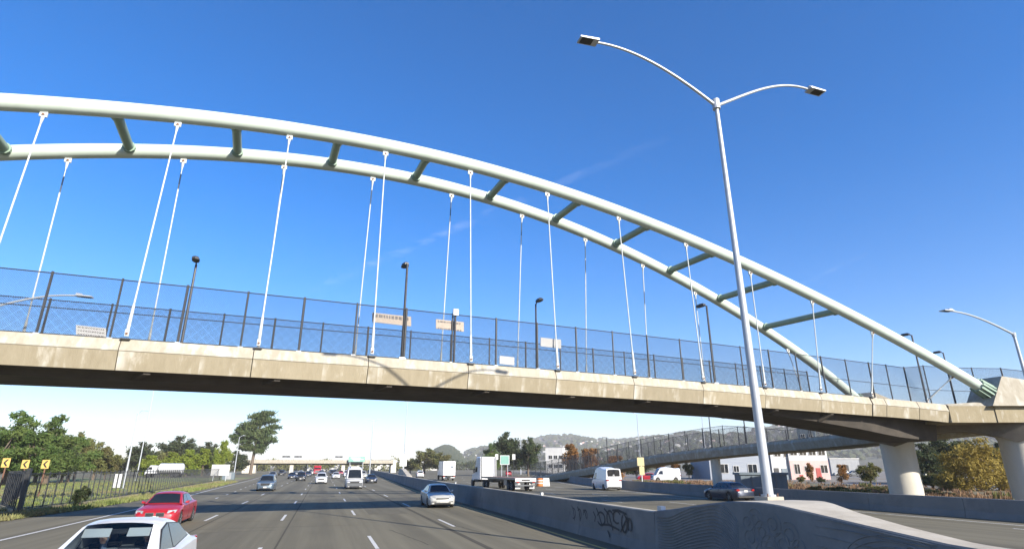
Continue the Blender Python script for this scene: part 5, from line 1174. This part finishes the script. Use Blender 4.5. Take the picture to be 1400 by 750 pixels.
for a in (('olive', 580, 612, 240, 'olive bush left of the box truck', 'broadleaf_tree', RT, 46), ('olive', 604, 618, 235, 'second olive bush partly behind the box truck', 'broadleaf_tree', RT, 40), ('olive', 561, 626, 250, 'low olive bush beside the white median sign', 'broadleaf_tree', RT, 26), ('dark', 693, 591, 175, 'tall dark tree right of the white truck cab', 'broadleaf_tree', RT, 44), ('dark', 722, 598, 172, 'dark tree just right of the thick pale pole', 'broadleaf_tree', RT, 38), ('pine2', 672, 606, 190, 'dark pine peeping over the white truck cab', 'pine_tree', RT, 30),
          ('rust', 779, 606, 140, 'bare orange autumn tree right of the white house', 'autumn_tree', RT, 26), ('rust', 812, 612, 135, 'orange autumn tree behind the ramp fence', 'autumn_tree', RT, 34), ('rust', 845, 622, 130, 'orange autumn tree left of the yellow sign pole', 'autumn_tree', RT, 30),
          ('rust', 900, 628, 140, 'rusty tree behind the parked red car', 'autumn_tree', RT, 22), ('rust', 925, 630, 135, 'rusty tree right of the parked white van', 'autumn_tree', RT, 18), ('olive', 941, 631, 135, 'thin olive tree left of the ramp column', 'broadleaf_tree', RT, 18), ('rust', 957, 629, 138, 'rusty tree touching the ramp column', 'autumn_tree', RT, 22), ('dark', 870, 630, 150, 'dark tree behind the yellow sign pole', 'broadleaf_tree', RT, 40),
          ('olive', 1187, 632, 82, 'olive tree just left of the pier column', 'broadleaf_tree', RT, 36), ('rust', 1148, 634, 100, 'small rusty tree at the right end of the townhouse', 'autumn_tree', RT, 18), ('rust', 1107, 632, 108, 'small red tree in front of the townhouse', 'autumn_tree', RT, 12),
          ('dark', 1268, 606, 88, 'dark tree right of the pier column', 'broadleaf_tree', RT, 66), ('dark', 1300, 594, 92, 'taller dark tree behind the golden bush', 'broadleaf_tree', RT, 80), ('olive', 1270, 646, 72, 'brown olive shrub between dark trees and barrier', 'broadleaf_tree', RT, 50), ('dark', 1382, 604, 90, 'dark tree at the right picture edge behind the second column', 'broadleaf_tree', RT, 60),
          ('gold', 1334, 597, 66, 'large golden bush before the rightmost pier column', 'golden_bush', RT, 104), ('gold', 1296, 640, 68, 'smaller golden bush at the barrier left of the large one', 'golden_bush', RT, 56), ('gold', 1375, 640, 66, 'golden bush low beside the rightmost column', 'golden_bush', RT, 40)): put(*a)
SH = 'low shrubs beyond the right barrier'
for i, (u, vt, D, k, lab) in enumerate(((1206, 668, 66, 'rust', 'low rusty shrub left of the second dry shrub by the pier'), (1245, 660, 75, 'gold', 'dry shrub just behind the pier column at right'), (1283, 672, 56, 'olive', 'low green shrub under the smaller golden bush'), (1312, 676, 54, 'gold', 'low dry shrub at the barrier under the large golden bush'), (1345, 678, 53, 'dark', 'low dark shrub at the barrier left of the rightmost column'), (1225, 672, 60, 'olive', 'low green shrub before the pier column at the barrier'), (1110, 663, 62, 'gold', 'low dry shrub right of the steel container'), (1140, 664, 60, 'olive', 'low green shrub below the townhouse end'), (1170, 667, 58, 'gold', 'low dry shrub left of the pier column foot'), (1195, 664, 64, 'olive', 'low green shrub against the pier column foot'), (1262, 668, 58, 'dark', 'low dark shrub right of the pier column foot'), (1093, 650, 95, 'olive', 'rounded shrub in front of the pink wall'), (1120, 651, 95, 'dark', 'dark rounded shrub before the red door'))):
    put(k, u, vt, D, lab, 'shrub', SH, 34 if D < 70 else 14)
g = G(77, 690); g.x = -15.6; tree(PR['dark'], (-15.5, 48.6, 0), (.16, .16, .16), 1, 'shrub', 'small dark shrub at the foot of the left iron fence', None, 'shrub')

# ------------------------------------------------------------------ hills
def hill(name, prof, D0, D1, m, rough, seed, nu=150, nd=26):
    r = np.random.default_rng(seed); us = np.linspace(prof[0][0], prof[-1][0], nu); top = np.interp(us, [p[0] for p in prof], [p[1] for p in prof]); ph = r.random(12) * 6.28
    vs = []; fs = []
    for j in range(nd):
        f = j / (nd - 1); D = D0 + (D1 - D0) * f; k = math.sin(min(1, f * 1.25) * math.pi / 2) ** 1.3 if f < .8 else 1 - ((f - .8) / .2) ** 2 * .4
        for i, u in enumerate(us):
            d = ray(u, 638); p = CAMP + d * (D / math.hypot(d.x, d.y)); Hh = (638 - top[i]) / 821 * D1 * .83
            nz = sum(math.sin(u * (.021 * (q + 1)) + f * (4 + q) + ph[q]) / (q + 1.5) for q in range(8)) * rough
            vs.append((p.x, p.y, -2 + max(0, Hh * k + nz * Hh * k * (1 - .6 * (f > .7)))))
    for j in range(nd - 1):
        for i in range(nu - 1): fs.append((j * nu + i, j * nu + i + 1, (j + 1) * nu + i + 1, (j + 1) * nu + i))
    me = bpy.data.meshes.new(name); me.from_pydata(vs, [], fs); me.materials.append(m); me.shade_smooth(); o = link(name, me); o['kind'] = 'structure'; return vs, nu, nd
H1 = hill('hills', [(610, 632), (640, 618), (665, 613), (690, 610), (720, 601), (750, 597), (780, 600), (815, 602), (850, 606), (880, 603), (930, 599), (970, 597), (1010, 595), (1050, 591), (1100, 590), (1160, 592), (1230, 588), (1320, 585), (1450, 583), (1600, 590)], 1100, 3600, M['hill'], .10, 4)
H2 = hill('hills', [(566, 637), (578, 628), (592, 616), (604, 609), (614, 610), (624, 618), (634, 630), (642, 637)], 900, 1700, M['hill'], .05, 6, nu=40)
hr_ = np.random.default_rng(21)
def scatter(Hd, n, f0, f1):
    vs, nu, nd = Hd; out = []
    while len(out) < n:
        j = int(hr_.uniform(f0, f1) * (nd - 2)); i = int(hr_.random() * (nu - 2)); a = Vector(vs[j * nu + i]); b = Vector(vs[(j + 1) * nu + i + 1]); c_ = Vector(vs[j * nu + i + 1]); q = Vector(vs[(j + 1) * nu + i])
        s, t = hr_.random(), hr_.random(); p = a.lerp(c_, s).lerp(q.lerp(b, s), t)
        if p.z > 4: out.append(p)
    return out
hb = MB(); hbr = MB()
for i, p in enumerate(scatter(H1, 850, .15, .80)):
    w = hr_.uniform(6, 12); q = hr_.uniform(5, 9); h = hr_.uniform(3, 6); rz = hr_.random() * 3
    (hb if i % 3 else hbr).box((p.x, p.y, p.z + h / 2 - .5), (w, q, h), rz)
hb.obj('hillside_houses', M['stucco_w'], kind='stuff'); hbr.obj('hillside_houses', M['stucco_p'], kind='stuff')
ht = MB(); ico = bmesh.new(); bmesh.ops.create_icosphere(ico, subdivisions=1, radius=1); iv = [v.co.copy() for v in ico.verts]; fi = [tuple(v.index for v in f.verts) for f in ico.faces]; ico.free()
for Hd, n, f0, f1, s0, s1 in ((H1, 2600, .1, .84, 5, 13), (H2, 1400, .05, .84, 4, 9)):
    for p in scatter(Hd, n, f0, f1):
        s = hr_.uniform(s0, s1); ht.add([p + Vector((v.x * s * (1 + .3 * math.sin(v.z * 9 + p.x)), v.y * s, v.z * s * .8 + s * .3)) for v in iv], fi)
ht.obj('hillside_trees', M['dkleaf'], kind='stuff')
# distant wood along the horizon left of the overpass and beyond it

# sealed cracks in the asphalt: narrow flat tar lines
rc = random.Random(5)
for k in range(16):
    x0, y0 = rc.uniform(-10, 9), rc.uniform(16, 75); L = rc.uniform(2.5, 9); a = rc.choice((rc.gauss(0, .12), rc.gauss(1.57, .1))); mb = MB(); vs = []; n = int(L / .35)
    for i in range(n + 1):
        w = .022 * (1 + .5 * rc.random()); px, py = x0 + math.cos(a) * i * .35 + rc.gauss(0, .035), y0 + math.sin(a) * i * .35 + rc.gauss(0, .035)
        vs += [(px - math.sin(a) * w, py + math.cos(a) * w, .0025), (px + math.sin(a) * w, py - math.cos(a) * w, .0025)]
    mb.add(vs, [(2 * i, 2 * i + 1, 2 * i + 3, 2 * i + 2) for i in range(n)]); mb.obj('pavement_joint', M['seam'], kind='structure')
for x0, y0, w, L in ((-3.6, 22, 1.9, 6.5), (3.9, 36, 2.2, 9), (.2, 58, 2.4, 7), (-7.6, 47, 2.6, 8), (24, 36, 3, 9), (19.5, 28, 2.4, 6)):
    MB().add([(x0 - w / 2, y0, .0015), (x0 + w / 2, y0 + .1, .0015), (x0 + w / 2 - .05, y0 + L, .0015), (x0 - w / 2 + .04, y0 + L - .15, .0015)], [(0, 1, 2, 3)]).obj('pavement_patch', M['patch'], kind='structure')
# far wood that closes the view beyond the overpass
bl = [(x, 470 + rc.uniform(-25, 60), rc.uniform(1, 3), rc.uniform(6, 12), rc.uniform(5, 9), rc.uniform(2.5, 6)) for x in range(-110, 75, 7)]
me, _c = crown_mesh(bl, M['olive'], 14000, .75, seed=31, cl=8, sd=.25); o = link('distant_wood', me); o['kind'] = 'stuff'
bl = [(x, 560 + rc.uniform(-40, 60), rc.uniform(1, 3), rc.uniform(8, 14), rc.uniform(6, 10), rc.uniform(4, 8)) for x in range(70, 330, 9)]
me, _c = crown_mesh(bl, M['dkleaf'], 12000, 1.0, seed=33, cl=8, sd=.25); o = link('distant_wood', me); o['kind'] = 'stuff'
for i, (u, D, L, h, lab) in enumerate(((420, 430, 24, 6.5, 'low pale building seen under the overpass left of the red truck'), (452, 440, 30, 7.5, 'low pale building seen under the overpass right of the red truck'), (512, 450, 22, 8, 'low pale building under the right overpass span'))):
    a = atD(u, 640, D); facade('low_building', (a.x, a.y), (a.x + L, a.y - 7), 12, h, M['stucco_w'], lab, wins=[(3 + 5 * k, h * .55, 2.2, 1.6) for k in range(4)])
# thin vapour trail high above everything
ct = bpy.data.materials.new('vapour'); ct.use_nodes = True; n, l = ct.node_tree.nodes, ct.node_tree.links; n.clear()
o_ = n.new('ShaderNodeOutputMaterial'); tr = n.new('ShaderNodeBsdfTransparent'); df = n.new('ShaderNodeBsdfTranslucent'); df.inputs[0].default_value = (.95, .95, .95, 1); mx = n.new('ShaderNodeMixShader')
tc = n.new('ShaderNodeTexCoord'); nz = n.new('ShaderNodeTexNoise'); nz.inputs['Scale'].default_value = .0011; nz.inputs['Detail'].default_value = 6; mr = n.new('ShaderNodeMapRange'); mr.inputs[1].default_value = .42; mr.inputs[2].default_value = .75; mr.inputs[4].default_value = .11
at = n.new('ShaderNodeAttribute'); at.attribute_name = 'thickness'; mu = n.new('ShaderNodeMath'); mu.operation = 'MULTIPLY'
l.new(tc.outputs['Object'], nz.inputs['Vector']); l.new(nz.outputs[0], mr.inputs[0]); l.new(mr.outputs[0], mu.inputs[0]); l.new(at.outputs['Fac'], mu.inputs[1]); l.new(mu.outputs[0], mx.inputs[0]); l.new(tr.outputs[0], mx.inputs[1]); l.new(df.outputs[0], mx.inputs[2]); l.new(mx.outputs[0], o_.inputs[0])
def vapour(p, q, w, nseg, label, top=1.0):
    a, b = [CAMP + ray(*x) * ((9000 - CAMH) / ray(*x).z) for x in (p, q)]; d = (b - a).normalized(); sd2 = Vector((-d.y, d.x, 0)).normalized(); vs = []; th = []; fs = []; m_ = 9
    for i in range(nseg + 1):
        f = i / nseg; c = a.lerp(b, f); ww = w * (1.3 - .6 * f)
        for j in range(m_): g = j / (m_ - 1) * 2 - 1; vs.append(tuple(c + sd2 * g * ww + _Z * (60 * (1 - g * g)) - a)); th.append(max(0, 1 - g * g) ** 1.5 * math.sin(math.pi * min(1, f * 1.02)) ** .6 * top)
    for i in range(nseg):
        for j in range(m_ - 1): fs.append((i * m_ + j, i * m_ + j + 1, (i + 1) * m_ + j + 1, (i + 1) * m_ + j))
    me = bpy.data.meshes.new('vapour_trail'); me.from_pydata(vs, [], fs); me.materials.append(ct); me.attributes.new('thickness', 'FLOAT', 'POINT').data.foreach_set('value', th); me.shade_smooth()
    o = link('vapour_trail', me); o.location = a; o['kind'] = 'stuff'
vapour((420, 400), (940, 176), 420, 60, '')
vapour((1080, 395), (1190, 345), 380, 20, '', .7)
# ------------------------------------------------------------------ haze: one closed box of even air
hz = MB().box((1700, 1900, 119.5), (9400, 6400, 241)).obj('haze', [], kind='stuff')
hm = bpy.data.materials.new('haze_air'); hm.use_nodes = True
hn, hl_ = hm.node_tree.nodes, hm.node_tree.links
hn.clear()
ho = hn.new('ShaderNodeOutputMaterial'); hv = hn.new('ShaderNodeVolumePrincipled')
hv.inputs['Color'].default_value = (1, .97, .94, 1); hv.inputs['Density'].default_value = .00019; hv.inputs['Anisotropy'].default_value = 0
hl_.new(hv.outputs[0], ho.inputs['Volume'])
hz.data.materials.append(hm)
